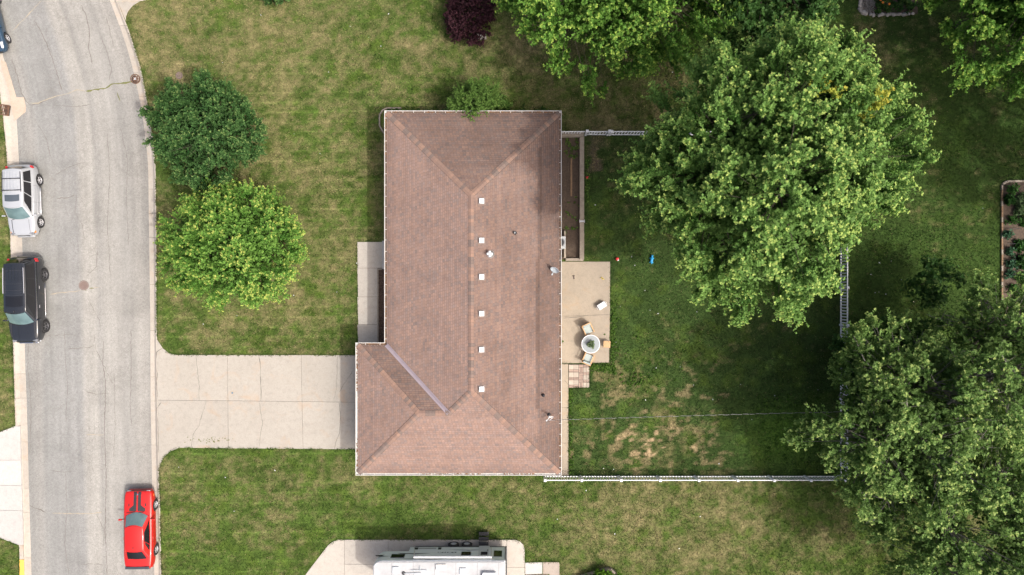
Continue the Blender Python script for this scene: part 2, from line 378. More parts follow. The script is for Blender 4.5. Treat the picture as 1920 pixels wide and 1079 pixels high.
ROAD_Z = -0.10
def build_road():
    ys = np.arange(-23.5, 23.51, 0.5); n = 24
    xl = edge_m(IL, ys); xr = edge_m(IR, ys)
    t = np.linspace(0, 1, n+1); X = xl[:, None]+(xr-xl)[:, None]*t[None]
    Y = np.repeat(ys[:, None], n+1, 1); Z = ROAD_Z + 0.035*(1-(2*t-1)**2)[None] + 0*X
    V = np.stack([X, Y, Z], -1).reshape(-1, 3); i = np.arange(len(ys)-1)[:, None]*(n+1)+np.arange(n)[None]
    F = np.stack([i, i+1, i+n+2, i+n+1], -1).reshape(-1, 4)
    me = np_mesh('road', V, F); uvl = me.uv_layers.new(name='road')
    U = np.stack([np.repeat((t*8.6)[None], len(ys), 0), Y], -1).reshape(-1, 2)
    uvl.data.foreach_set('uv', U[F.ravel()].astype(np.float32).ravel()); shade(me)
    o = link('road', me, M['asphalt']); return tag(o, 'grey cracked asphalt road curving along the front lawns', kind='structure')
road = build_road()
def road_z(x, y):
    a = float(edge_m(IL, np.array([y]))[0]); b = float(edge_m(IR, np.array([y]))[0]); t = min(max((x-a)/(b-a), 0), 1)
    return ROAD_Z + 0.035*(1-(2*t-1)**2)

def build_curb(inner, outer, label):
    root = bpy.data.objects.new('curb', None); COL.objects.link(root); tag(root, label, kind='structure')
    prof = [(-0.02,-0.30),(-0.02,-0.105),(0.0,-0.094),(0.5,-0.088),(0.62,-0.07),(0.78,-0.005),(0.88,0.02),(0.985,0.024),(1.0,0.0),(1.0,-0.30)]
    y = 23.4; rng = random.Random(5 if inner is IR else 9)
    while y > -23.4:
        ln = rng.choice((2.9, 3.05, 3.0, 1.6, 3.1)); y2 = max(-23.45, y-ln)
        ys = np.linspace(y-0.008, y2+0.008, 5); xi = edge_m(inner, ys); xo = edge_m(outer, ys); V = []; F = []; n = len(prof)
        dz = rng.uniform(-0.004, 0.004)
        for k in range(5):
            for t, z in prof: V.append((xi[k]+(xo[k]-xi[k])*t, ys[k], z+dz))
        for k in range(4):
            for j in range(n-1): F.append((k*n+j, k*n+j+1, (k+1)*n+j+1, (k+1)*n+j))
        F += [tuple(range(n)), tuple(range(5*n-1, 4*n-1, -1))]
        if inner is IR: F = [f[::-1] for f in F]
        MB().add(V, F).build('curb_section', M['curb'], root)
        y = y2
    return root
build_curb(IR, OR, 'pale concrete curb and gutter between road and front lawn')
build_curb(IL, OL, 'pale concrete curb and gutter along the far side of road')

def poly_m(pxs, z=0.0): return [W(x, y, z) for x, y in pxs]
def shrink(poly, d=0.007):
    cx = sum(p[0] for p in poly)/len(poly); cy = sum(p[1] for p in poly)/len(poly); out = []
    for x, y in poly:
        out.append((x-math.copysign(min(d, abs(x-cx)), x-cx), y-math.copysign(min(d, abs(y-cy)), y-cy)))
    return out
def slab(pxs, m, parent=None, z=0.03, thick=0.14, name='slab', gap=0.007):
    return MB().prism(shrink(poly_m(pxs), gap), z-thick, z).build(name, m, parent, bevel=0.006, seg=1)
def paving(name, label): return tag(link(name, None), label, kind='structure')
def bed_plate(pxs, m, parent, z, name='joint_bed'): return MB().prism(poly_m(pxs), z-0.06, z).build(name, m, parent)
def ribbon(mb, pts, w, z, seed=0, jit=0.05, zfun=None):
    """thin irregular strip: a crack on a surface"""
    rng = random.Random(seed); P = []
    for i in range(len(pts)-1):
        a = Vector(W(*pts[i])); b = Vector(W(*pts[i+1])); n = max(2, int((b-a).length/0.16))
        for k in range(n): P.append(a.lerp(b, k/n)+Vector((rng.uniform(-jit, jit), rng.uniform(-jit, jit))) if (i+k) else a)
    P.append(Vector(W(*pts[-1])))
    V = []; F = []
    for i, p in enumerate(P):
        d = (P[min(i+1, len(P)-1)]-P[max(i-1, 0)]).normalized(); nrm = Vector((-d.y, d.x))
        ww = w*rng.uniform(0.35, 1.2)*(0.3 if i in (0, len(P)-1) else 1)
        for s in (-1, 1):
            q = p+nrm*ww*s*0.5; V.append((q.x, q.y, (zfun(q.x, q.y)+0.004) if zfun else z))
    for i in range(len(P)-1): F.append((2*i, 2*i+2, 2*i+3, 2*i+1))
    mb.add(V, F)

# cracks in the asphalt
cr = MB(); wd_ = MB(); sea = MB()
for i, (pts, w) in enumerate([
    ([(62,38),(72,52),(85,80),(95,105),(100,120),(108,145),(115,170)], 0.05), ([(20,110),(30,140),(38,172),(48,190)], 0.05), ([(150,8),(160,28),(167,62),(165,92),(172,120)], 0.05),
    ([(185,60),(200,100),(208,130),(203,152)], 0.03), ([(198,30),(205,60),(212,88)], 0.03), ([(90,187),(70,195),(55,196),(45,188)], 0.05),
    ([(100,198),(140,200),(170,196)], 0.03), ([(48,560),(52,620),(50,690),(57,760),(54,850)], 0.035), ([(120,620),(122,680),(126,730),(122,790)], 0.03),
    ([(125,655),(165,652),(175,648)], 0.035), ([(175,628),(178,655),(195,690),(210,720)], 0.03), ([(160,735),(180,740),(205,738)], 0.035), ([(193,640),(192,680),(197,720),(195,800),(198,900),(196,990),(200,1079)], 0.05),
    ([(135,884),(120,886),(95,883)], 0.03), ([(122,886),(124,960),(120,1020),(128,1079)], 0.03), ([(53,948),(60,952),(85,962)], 0.06), ([(180,965),(195,995),(192,1030)], 0.03),
    ([(244,620),(245,700),(243,760),(246,800)], 0.035), ([(213,700),(215,800),(212,860)], 0.025), ([(160,520),(180,500),(182,470)], 0.03), ([(163,560),(185,600),(188,620)], 0.03),
    ([(100,330),(130,312),(150,306),(158,304)], 0.03), ([(105,372),(125,371),(140,365)], 0.045), ([(142,365),(140,400),(152,420),(158,450)], 0.03), ([(200,250),(205,330),(200,420),(206,520)], 0.03),
    ([(225,240),(238,300),(236,380),(240,460)], 0.03), ([(62,220),(85,260),(96,300),(104,320)], 0.03), ([(150,1060),(170,1058),(196,1060)], 0.025), ([(85,630),(125,628),(150,632)], 0.025)]):
    ribbon(cr, pts, w, 0, i, 0.03, road_z)
for i, (pts, w) in enumerate([([(248,153),(235,155),(220,156.5),(208,158),(196,165),(178,168),(160,171)], 0.11), ([(218,172),(224,190)], 0.07), ([(254,156),(256,166)], 0.06), ([(166,541),(175,541)], 0.10), ([(153,544),(162,545)], 0.06)]):
    ribbon(wd_, pts, w, 0, 40+i, 0.03, road_z)
for i, (pts, w) in enumerate([([(160,171),(143,168),(125,176),(105,180),(90,185),(70,193),(55,193)], 0.06), ([(77,0),(62,16),(45,34),(22,57)], 0.06), ([(92,552),(115,549),(140,547),(150,545)], 0.06), ([(172,540),(190,538)], 0.04),
                               ([(160,816),(180,816.5),(196,816)], 0.05), ([(96,963),(130,964),(175,964),(190,961)], 0.06)]):
    ribbon(sea, pts, w, 0, 60+i, 0.02, road_z)
for mb, m, nm in ((cr, 'crack', 'crack_lines'), (wd_, 'weed', 'weed_lines'), (sea, 'seal', 'worn_seal_lines')):
    tag(mb.build(nm, M[m], road), kind='stuff')

# ------------------------------------------------------------------ driveways, walks, patio, pads
dw = paving('driveway', 'pale concrete driveway of six slabs leading to the garage')
TOP = [(294,636),(298,642),(305,653),(317,662.5),(329,665.5)]; BOT = [(337,840),(319,847),(306,859),(300,872),(298,884)]
DRIVE = TOP + [(692,666),(692,843)] + BOT
slab(TOP+[(427,666),(427.6,751.7),(296,750.5)], M['concrete'], dw); slab([(296,750.5),(427.6,751.7),(428.5,841)]+BOT, M['concrete'], dw)
slab([(427,666),(565,666),(566.5,753.2),(427.6,751.7)], M['concrete'], dw); slab([(427.6,751.7),(566.5,753.2),(568.5,842),(428.5,841)], M['concrete'], dw)
slab([(565,666),(692,666),(692,755),(566.5,753.2)], M['concrete'], dw); slab([(566.5,753.2),(692,755),(692,843),(568.5,842)], M['concrete'], dw)
bed_plate(DRIVE, M['joint'], dw, 0.012)
dc = MB()
for i, (pts, w) in enumerate([([(368,666),(370,690),(374,725),(374,751)], 0.03), ([(387,753),(380,775),(374,797),(363,815),(358,840)], 0.03), ([(486,666),(488,685),(489,705),(490,740),(489,752)], 0.045),
                               ([(487,755),(490,775),(493,795),(489,815),(486,840)], 0.028), ([(633,666),(632,700),(631,730),(626,752)], 0.025), ([(637,756),(639,785),(637,810),(630,830),(627,843)], 0.035), ([(661,696),(636,736)], 0.03),
                               ([(305,653),(294,660),(294,672)], 0.06), ([(303,754),(294,766),(294,775)], 0.05), ([(295,690),(294.5,720),(295.5,745)], 0.035), ([(296,780),(297,810),(297,850)], 0.03)]):
    ribbon(dc, pts, w, 0.0335, 80+i, 0.025)
tag(dc.build('crack_lines', M['crack'], dw), kind='stuff')
os_ = MB(); rr = random.Random(6)
for i, (px, py, s_) in enumerate([(610,705,.16),(622,800,.2),(585,795,.1),(540,715,.12),(470,800,.09),(455,700,.08),(600,725,.07),(520,790,.07),(350,700,.09),(340,770,.08),(500,690,.05),(575,770,.05)]):
    x, y = W(px,py); os_.add([(x+s_*rr.uniform(.6,1.3)*math.cos(t*math.pi/5), y+s_*rr.uniform(.5,1.1)*math.sin(t*math.pi/5), 0.0335+0.0004*i) for t in range(10)], [tuple(range(10))])
tag(os_.build('oil_stains', simple('oil_stained_concrete', (0.30,0.272,0.232), (0.335,0.31,0.27), 9, 0.8), dw), kind='stuff')
ds = MB(); rr = random.Random(3)
for i in range(46):
    x, y = W(rr.gauss(400, 26), rr.gauss(826, 3)); a = rr.uniform(0.02, 0.06)
    ds.prism([(x+a*math.cos(t+rr.uniform(-.4,.4))*rr.uniform(.5,1.2), y+a*math.sin(t)*rr.uniform(.5,1)) for t in (0,1.2,2.4,3.6,4.9)], 0.03, 0.036)
tag(ds.build('moss_specks', M['weed'], dw), kind='stuff')
cap = MB().lathe([(0.001,0.055),(0.05,0.055),(0.06,0.05),(0.06,0.0)], (0,0,0), 14).build('access_cap', simple('blue_grey_cap', (0.12,0.2,0.26), None, 6, 0.5)); cap.location = (*W(436,737), 0.0)
tag(cap, 'small blue grey round cap set in the driveway', 'access cap')

nd = paving('neighbour_driveway', 'pale concrete driveway at the top edge beside the curb')
slab([(196,-60),(219,0),(236,40),(236,32),(240,22),(249,11),(262,3.5),(276,0),(330,-5),(330,-60)], M['concrete'], nd)
wdv = paving('neighbour_driveway', 'new bright white concrete driveway across the road')
for a, b, c, d in ((799,810,863,863), (863,863,910,910), (910,910,957,957), (957,957,1022,1009)):
    xr0 = 38+(a-799)*0.028; xr1 = 38+(min(c,1022)-799)*0.028
    slab([(-70, b+(20 if a == 799 else 0)), (0, b), (29, a), (xr0, a), (xr1, c), (35, c), (0, d), (-70, d-(18 if c == 1022 else 0))], M['white_concrete'], wdv, z=0.034)
slab([(36,1022.5),(43.5,1022.5),(44.5,1049),(37,1049)], M['curb'], wdv, z=0.036, name='curb_top')
yk = MB().prism(poly_m([(37,1049.5),(45,1049.5),(47,1130),(38.5,1130)]), 0.0, 0.04).build('painted_curb', M['yellow'], bevel=0.01)
tag(yk, 'yellow painted stretch of curb at the bottom left', kind='structure')

wk = paving('front_walk', 'pale concrete front walk beside the house')
for a, b, xr in ((454,503,717),(503,557,708.5),(557,609,708.5),(609,660,708.5)):
    slab([(670,a),(xr,a),(xr,b),(670+(b-454)*0.012,b)], M['pad'], wk, z=0.045)
slab([(717,452),(724,452),(724,505),(717,505)], M['white_concrete'], wk, z=0.17, thick=0.2, name='door_step')
bed_plate([(671,455),(716,455),(707,660),(673,660)], M['joint'], wk, 0.02)
mulch = MB().prism(poly_m([(710,504),(730,504),(730,660),(710,660)]), -0.05, 0.05).build('mulch_bed', M['mulch']); tag(mulch, 'dark bark mulch bed between walk and house wall', kind='structure')
edg = thing('bed_edging', 'grey timber edging between front walk and mulch bed', 'edging')
for a, b in ((505,531),(531,556),(556,608),(608,658)):
    MB().box((*W(709,(a+b)/2), 0.06), (0.10, (b-a)/28.44-0.02, 0.14)).build('edging_board', M['timber'], edg, bevel=0.012)
MB().box((*W(713,505), 0.06), (0.26, 0.10, 0.14)).build('edging_board', M['timber'], edg, bevel=0.012)
ch = MB(); rr = random.Random(8)
for i in range(900):
    x, y = W(rr.uniform(711,726), rr.uniform(507,655)); z = 0.055+rr.uniform(0,0.03); a = rr.uniform(0,6.3); l = rr.uniform(.03,.08)
    ch.box((x,y,z), (l, l*0.35, 0.015), a)
chm = simple('mulch_chips', (0.22,0.155,0.11), (0.07,0.045,0.033), 45, 0.95, coord='Object'); tag(ch.build('mulch_chips', chm, mulch), kind='stuff')

pt = paving('patio', 'tan concrete back patio behind the house')
slab([(1040,491),(1144,491),(1143.5,590),(1040,594)], M['patio'], pt, z=0.05, gap=0.004); slab([(1040,594),(1143.5,590),(1142,680),(1040,682)], M['patio'], pt, z=0.05, gap=0.004)
bw = paving('back_walk', 'narrow tan concrete walk along the back wall')
for a, b in ((683,764),(764,831),(831,895)):
    slab([(1040,a),(1065.5,a),(1066,b),(1040,b)], M['patio'], bw, z=0.045)
bed_plate([(1041,684),(1064.5,684),(1064.5,894),(1041,894)], M['joint'], bw, 0.02)
cm = MB(); ribbon(cm, [(1058,713),(1062,717),(1066,722)], 0.03, 0.049, 3, 0.01); ribbon(cm, [(1056,597),(1080,595),(1100,592),(1143,590)], 0.03, 0.054, 5, 0.01)
tag(cm.build('crack_lines', M['crack'], bw), kind='stuff')
pv = paving('paver_path', 'patch of tan pavers and red bricks beside the patio')
bed_plate([(1066,683.5),(1105,683.5),(1105,727),(1066,727)], M['joint'], pv, 0.022)
px0, py0 = 1066.4, 684.0
def piece(x0, y0, x1, y1, m): slab([(px0+x0,py0+y0),(px0+x1,py0+y0),(px0+x1,py0+y1),(px0+x0,py0+y1)], m, pv, z=0.045+random.Random(x0*7+y0).uniform(-.004,.004), thick=0.06, name='paver' if m is M['paver'] else 'brick', gap=0.006)
for cix, col_ in enumerate(((0, 9.3, 9.3, 18.6), (20, 24.6, 29.4, 38.6))):
    xa, xb, xc, xd = col_
    if cix == 0:
        for r_ in range(3):
            y = r_*14.4
            piece(0, y, 9.2, y+9.2, M['paver']); piece(9.2, y, 18.4, y+9.2, M['paver'])
            for k in range(2):
                piece(0, y+9.4+k*2.5, 9.2, y+11.8+k*2.5, M['brick']); piece(9.2, y+9.4+k*2.5, 18.4, y+11.8+k*2.5, M['brick'])
    else:
        for r_ in range(3):
            y = r_*14.4
            for k in range(3): piece(18.8+k*2.7, y+4.9, 21.4+k*2.7, y+14.2, M['brick'])
            piece(18.8, y, 26.8, y+2.3, M['brick']); piece(18.8, y+2.4, 26.8, y+4.7, M['brick'])
            piece(27.1, y+5, 32.8, y+14.2, M['paver']); piece(32.9, y+5, 38.4, y+14.2, M['paver'])
            for k in range(2): piece(27.1, y+k*2.45, 32.8, y+2.35+k*2.45, M['brick']); piece(32.9, y+k*2.45, 38.4, y+2.35+k*2.45, M['brick'])

rp = paving('trailer_pad', 'pale concrete parking pad under the travel trailer')
slab([(543,1120),(578,1071),(600,1042),(615,1023),(624,1015.5),(634,1012),(646,1012),(646,1058),(646,1120)], M['pad'], rp, z=0.04)
for a, b in ((646,728),(728,840),(840,950)):
    slab([(a,1012),(b,1012),(b,1058),(a,1058)], M['pad'], rp, z=0.04); slab([(a,1058),(b,1058),(b,1120),(a,1120)], M['pad'], rp, z=0.04)
slab([(950,1012),(966,1012),(975,1015),(981,1021),(984,1031),(984,1064),(950,1064)], M['pad'], rp, z=0.04); slab([(950,1064),(984,1064),(984,1120),(950,1120)], M['pad'], rp, z=0.04)
bed_plate([(550,1118),(622,1020),(640,1014),(964,1014),(981,1030),(981,1118)], M['joint'], rp, 0.02)
sp = paving('side_path', 'small white slab and pebbled slab beside the trailer pad')
slab([(984.5,1055),(1017,1054),(1017,1076),(984.5,1077)], M['white_concrete'], sp, z=0.045); slab([(1018,1054),(1047,1054),(1049,1056),(1049,1120),(1030,1120),(1030,1076),(1018,1076)], M['exposed'], sp, z=0.042)
for k in range(7): slab([(985+k*6.2,1077.3),(990.8+k*6.2,1077.3),(990.8+k*6.2,1090),(985+k*6.2,1090)], M['brick'], sp, z=0.05, name='brick')

ap = MB().prism(poly_m([(0,112),(9,116),(29,182),(43,182),(47,200),(46,210),(38,216),(26,226),(20,205),(16,175),(2,130)]), -0.2, -0.062).build('inlet_apron', M['apron'], bevel=0.02)
tag(ap, 'tan concrete apron round the storm inlet', kind='structure')

# ------------------------------------------------------------------ lawns
PATCH = [(790,95,40,.5),(560,562,32,.45),(700,182,22,.4),(1000,60,34,.35),(335,135,20,.9),(960,90,40,.3),(1170,705,22,.45),(1195,735,18,.35),(520,975,30,.35),(680,885,22,.3),(1240,215,14,.6),(1330,900,30,.25),
         (1180,960,60,.35),(1390,960,70,.3),(1560,1010,40,.3),(1140,225,18,.5),(1150,712,26,.4),(1640,45,45,.3),(1660,110,28,.4),(1760,470,12,.7),(1700,560,40,.3),(1305,790,40,.3),(1250,840,50,.22),(1120,1010,40,.3),(1280,1060,40,.3)]
def lawn_cols(x, y):
    px = 960+x*1280/CAM_H; py = 539.5-y*1280/CAM_H
    n1 = fbm(x, y, 0.42, 3, 1); n2 = fbm(x, y, 1.7, 4, 2); n3 = fbm(x, y, 7.5, 3, 3); n4 = fbm(x, y, 0.22, 2, 4)
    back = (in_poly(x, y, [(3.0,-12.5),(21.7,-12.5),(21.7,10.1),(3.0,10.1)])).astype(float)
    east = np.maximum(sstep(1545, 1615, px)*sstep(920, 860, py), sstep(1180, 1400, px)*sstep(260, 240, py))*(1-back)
    dry = 0.38*n1+0.24*n2+0.18*n3+0.20*n4
    dry = dry-0.015+0.05*sstep(560, 200, py)*(1-back)
    for a, b, r, s in PATCH:
        dry = dry+0.32*s*np.exp(-(((px-a)**2+(py-b)**2)/(r*r)))*(0.5+n1)
    dry = dry-0.10*np.exp(-np.abs(py-848)/12)*(px < 668)*(py > 840) - 0.06*np.exp(-np.abs(px-1150)/14)*back*(py > 490)*(py < 740)
    dry = dry-0.09*sstep(980, 1079, py)*(px < 640) - 0.05*np.exp(-((px-690)/60)**2-((py-985)/40)**2)
    # mowing passes across the front lawn
    mow = 0.5+0.5*np.sin(py*2*np.pi/37.0+0.7*np.sin(px*0.006)); front = sstep(980, 720, px)*sstep(90, 150, py)*(1-back)
    dry = dry+0.02*(mow-0.5)*front
    line = np.exp(-((np.mod(py+1.5*np.sin(px*0.011), 18.3)-9)/1.5)**2)*front*sstep(.25, .6, fbm(x*0.25, y*2.5, 1.0, 2, 12))
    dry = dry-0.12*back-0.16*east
    d = sstep(0.39, 0.69, dry); d2 = sstep(0.62, 0.80, dry)
    green = np.array([0.062, 0.094, 0.020]); lush = np.array([0.038, 0.063, 0.0185]); straw = np.array([0.162, 0.143, 0.067]); bare = np.array([0.36, 0.262, 0.155])
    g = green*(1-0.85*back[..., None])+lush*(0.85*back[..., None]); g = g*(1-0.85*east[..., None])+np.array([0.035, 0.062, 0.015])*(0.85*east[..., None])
    k1 = fbm(x, y, 0.55, 3, 21); k2 = fbm(x, y, 1.5, 3, 23); k3 = fbm(x, y, 0.9, 3, 25)
    g = g*(0.42+0.62*k1+0.56*k2)[..., None]; yel = sstep(0.5, 0.75, k3)[..., None]*(0.35+0.5*back)[..., None]; g = g*(1-yel)+g*np.array([1.5, 1.38, 1.0])*yel
    c = g*(1-d[..., None])+straw*d[..., None]; c = c*(1-d2[..., None]*0.5)+np.array([0.33, 0.25, 0.14])*d2[..., None]*0.5
    c = c*(1+0.42*line+0.04*(mow-0.5)*front)[..., None]*np.array([0.87, 0.94, 0.86])
    # worn bare spots in the back yard and bright weedy patch near the corner
    spots = sstep(0.60, 0.67, fbm(x, y, 0.5, 3, 31))*np.exp(-((px-1225)/75)**2-((py-830)/42)**2)*1.2 + sstep(.63, .70, fbm(x, y, 0.55, 3, 33))*back*sstep(640, 720, py)*sstep(1420, 1330, px)*0.35
    soil = sstep(0.5, 0.62, fbm(x, y, 0.8, 3, 35))*np.exp(-((px-1118)/16)**2-((py-300)/55)**2)
    spots = np.clip(spots, 0, 1)[..., None]; soil = np.clip(soil, 0, 1)[..., None]
    c = c*(1-spots)+bare*spots; c = c*(1-soil)+np.array([0.10, 0.075, 0.055])*soil
    weed = (np.exp(-((px-1480)/70)**2-((py-815)/55)**2)*back)[..., None]; c = c*(1-weed)+np.array([0.062, 0.125, 0.018])*weed
    return np.clip(c, 0.01, 0.6)

def lawn_grid(name, label, side):
    ys = np.arange(-21.0, 21.01, 0.085)
    if side > 0: x0 = edge_m(OR, ys)-0.03; x1 = np.full_like(ys, 40.0); n = 270
    else: x1 = edge_m(OL, ys)+0.03; x0 = np.full_like(ys, -44.0); n = 40
    t = np.linspace(0, 1, n+1); X = x0[:, None]+(x1-x0)[:, None]*t; Y = np.repeat(ys[:, None], n+1, 1)
    Z = 0.02*(fbm(X, Y, 3.0, 2, 50)-0.5)-0.006
    i = np.arange(len(ys)-1)[:, None]*(n+1)+np.arange(n); F = np.stack([i, i+1, i+n+2, i+n+1], -1).reshape(-1, 4)
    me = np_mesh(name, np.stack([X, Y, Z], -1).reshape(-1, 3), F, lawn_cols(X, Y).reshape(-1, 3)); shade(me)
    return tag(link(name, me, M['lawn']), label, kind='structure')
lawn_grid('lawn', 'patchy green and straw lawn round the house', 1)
lawn_grid('lawn', 'strip of lawn across the road', -1)

NO_GRASS = [poly_m(p) for p in (DRIVE, [(716,222),(1056,222),(1056,640),(1056,880),(690,880),(690,645),(716,645)], [(670,454),(730,454),(730,660),(670,660)], [(1040,491),(1144,491),(1142,681),(1040,681)], [(1040,680),(1066,680),(1066,895),(1040,895)],
    [(1066,683),(1105,683),(1105,727),(1066,727)], [(543,1120),(578,1071),(600,1042),(615,1023),(634,1012),(966,1012),(981,1021),(984,1031),(984,1120)], [(984,1054),(1049,1054),(1049,1120),(984,1120)], [(1052,246),(1097,246),(1097,490),(1052,490)],
    [(196,-60),(219,0),(236,40),(240,22),(249,11),(262,3.5),(276,0),(330,-5),(330,-60)], [(-70,830),(0,810),(29,799),(45,799),(45,1049),(36,1022),(0,1009),(-70,990)], [(1878,340),(1960,340),(1960,600),(1878,600)], [(1085,1085),(1142,1064),(1152,1072),(1160,1100),(1085,1100)])]
def grass():
    rg = np.random.default_rng(7); n = 300000
    px = rg.uniform(-30, 1950, n); py = rg.uniform(-30, 1110, n); x = (px-960)*CAM_H/1280; y = (539.5-py)*CAM_H/1280
    ok = (x > edge_m(OR, y)+0.0) | (x < edge_m(OL, y)-0.0)
    for p in NO_GRASS: ok &= ~in_poly(x, y, p)
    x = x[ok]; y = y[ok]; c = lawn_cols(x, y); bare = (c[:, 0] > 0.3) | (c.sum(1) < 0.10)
    keep = ~bare | (rg.random(len(x)) < 0.25); x = x[keep]; y = y[keep]; c = c[keep]; n = len(x)
    B = 3; V = np.zeros((n, B, 3, 3)); C = np.zeros((n, B, 3, 3))
    for b in range(B):
        a = rg.uniform(0, 2*np.pi, n); h = rg.uniform(0.03, 0.075, n); lean = rg.uniform(0.02, 0.085, n); w = rg.uniform(0.012, 0.028, n)
        ox = x+rg.normal(0, 0.035, n); oy = y+rg.normal(0, 0.035, n); dx = np.cos(a); dy = np.sin(a)
        V[:, b, 0] = np.stack([ox-dy*w, oy+dx*w, np.full(n, -0.012)], 1); V[:, b, 1] = np.stack([ox+dy*w, oy-dx*w, np.full(n, -0.012)], 1)
        V[:, b, 2] = np.stack([ox+dx*lean, oy+dy*lean, h], 1)
        k = (rg.uniform(0.62, 1.5, n))[:, None]; dryp = np.clip((c[:, 0]/np.maximum(c[:, 1], 1e-3)-0.62)*1.1, 0.03, 0.8)
        pick = (rg.random(n) < dryp)[:, None]; cc = np.where(pick, np.array([0.24, 0.205, 0.105])*rg.uniform(0.7, 1.35, n)[:, None], c*k*np.array([0.93, 1.08, 0.9])); C[:, b, :, :] = cc[:, None, :]
    # ragged fringe of longer blades along paved edges
    ex = []; ey = []
    for pl in (DRIVE, [(670,454),(670,660)], [(1144,491),(1144,681),(1040,681)], [(1066,730),(1066,893)], [(1105,683),(1105,727),(1066,727)], [(600,1042),(615,1023),(634,1012),(966,1012),(981,1021),(984,1031),(984,1054),(1049,1054)], [(0,810),(29,799)], [(0,1009),(36,1022)]):
        q = [W(*p) for p in pl]
        for i in range(len(q)-1):
            m_ = int(math.dist(q[i], q[i+1])/0.03)+1; t_ = rg.random(m_); ex.append(q[i][0]+(q[i+1][0]-q[i][0])*t_); ey.append(q[i][1]+(q[i+1][1]-q[i][1])*t_)
    for line, s_ in ((OR, 1), (OL, -1)):
        yy = rg.uniform(-19.5, 19.5, 1500); pp = 539.5-yy*1280/CAM_H; yy = yy[((pp > 44) & ((pp < 636) | (pp > 884))) if s_ > 0 else ((pp < 797) | (pp > 1024))]; ex.append(edge_m(line, yy)+0.02*s_); ey.append(yy)
    ex = np.concatenate(ex); ey = np.concatenate(ey); keep = vnoise(ex*1.7, ey*1.7, 77) > 0.25; ex = ex[keep]; ey = ey[keep]
    cc = lawn_cols(ex, ey)*np.array([0.8, 0.95, 0.75]); m_ = len(ex); V2 = np.zeros((m_, 2, 3, 3)); C2 = np.zeros((m_, 2, 3, 3))
    for b in range(2):
        a = rg.uniform(0, 2*np.pi, m_); w = rg.uniform(0.014, 0.028, m_); ox = ex+rg.normal(0, 0.025, m_); oy = ey+rg.normal(0, 0.025, m_); dx = np.cos(a); dy = np.sin(a); ln = rg.uniform(0.05, 0.13, m_)
        V2[:, b, 0] = np.stack([ox-dy*w, oy+dx*w, np.full(m_, 0.0)], 1); V2[:, b, 1] = np.stack([ox+dy*w, oy-dx*w, np.full(m_, 0.0)], 1); V2[:, b, 2] = np.stack([ox+dx*ln, oy+dy*ln, rg.uniform(0.06, 0.12, m_)], 1); C2[:, b] = (cc*rg.uniform(0.7, 1.4, m_)[:, None])[:, None, :]
    V = np.concatenate([V.reshape(-1, 3), V2.reshape(-1, 3)]); C = np.concatenate([C.reshape(-1, 3), C2.reshape(-1, 3)]); F = np.arange(len(V)).reshape(-1, 3)
    me = np_mesh('grass', V, F, C.reshape(-1, 3)); return tag(link('grass', me, M['grass']), 'short mown grass blades over the lawns', 'grass', kind='stuff')
grass()
# ------------------------------------------------------------------ the house
house = thing('house', 'brown shingled hip roof house with white gutters and attached garage', 'house', (0, 0, 0))
XW, XE, YN, YS, XG, YG = -7.75, 2.92, 10.80, -11.48, -9.53, -3.56
ZE, PITCH = 2.75, 0.363
RX = (XW+XE)/2; HM = (XE-XW)/2; HG = (YG-YS)/2; GY = (YG+YS)/2
AN = (RX, YN-HM); AS = (RX, YS+HM); GW = (XG+HG, GY); GJ = (XW+HG, GY)
OV = 0.45
wall_poly = [(XW+OV,YN-OV),(XE-OV,YN-OV),(XE-OV,YS+OV),(XG+OV,YS+OV),(XG+OV,YG-OV),(XW+OV,YG-OV)]
MB().prism(wall_poly, -0.1, ZE-0.12).build('wall', M['siding'], house)
so_ = MB().prism([(XW,YN),(XE,YN),(XE,YS),(XG,YS),(XG,YG),(XW,YG)], ZE-0.14, ZE-0.05).build('soffit', M['white_metal'], house)
gd = MB(); gd.box((XG+OV-0.03, GY, 1.1), (0.08, 4.9, 2.15)); gdo = gd.build('garage_door', M['white_metal'], house)
for k in range(4): MB().box((XG+OV-0.075, GY, 0.32+k*0.53), (0.02, 4.8, 0.48)).build('panel', M['white_metal'], gdo, bevel=0.01)
fd = MB().box((XW+OV-0.03, 2.2, 1.2), (0.07, 0.95, 2.1)).build('front_door', M['brown_timber'], house); MB().ball((XW+OV-0.09, 1.85, 1.15), 0.035).build('handle', M['steel'], fd)
for (x, y, dx, dy) in ((XW+OV-0.02,6.5,.06,1.6),(XW+OV-0.02,-1.2,.06,1.6),(XE-OV+0.02,4.5,.06,1.4),(XE-OV+0.02,-8.8,.06,1.4),(-3.5,YS+OV-0.02,1.5,.06),(-0.5,YN-OV+0.02,1.4,.06)):
    wf = MB().box((x,y,1.6), (dx+.02 if dx > .1 else dx, dy+.02 if dy > .1 else dy, 1.2)).build('window', M['white'], house); MB().box((x,y,1.6), (dx-.12 if dx > .1 else dx+.02, dy-.12 if dy > .1 else dy+.02, 1.06)).build('pane', M['dark_glass'], wf)

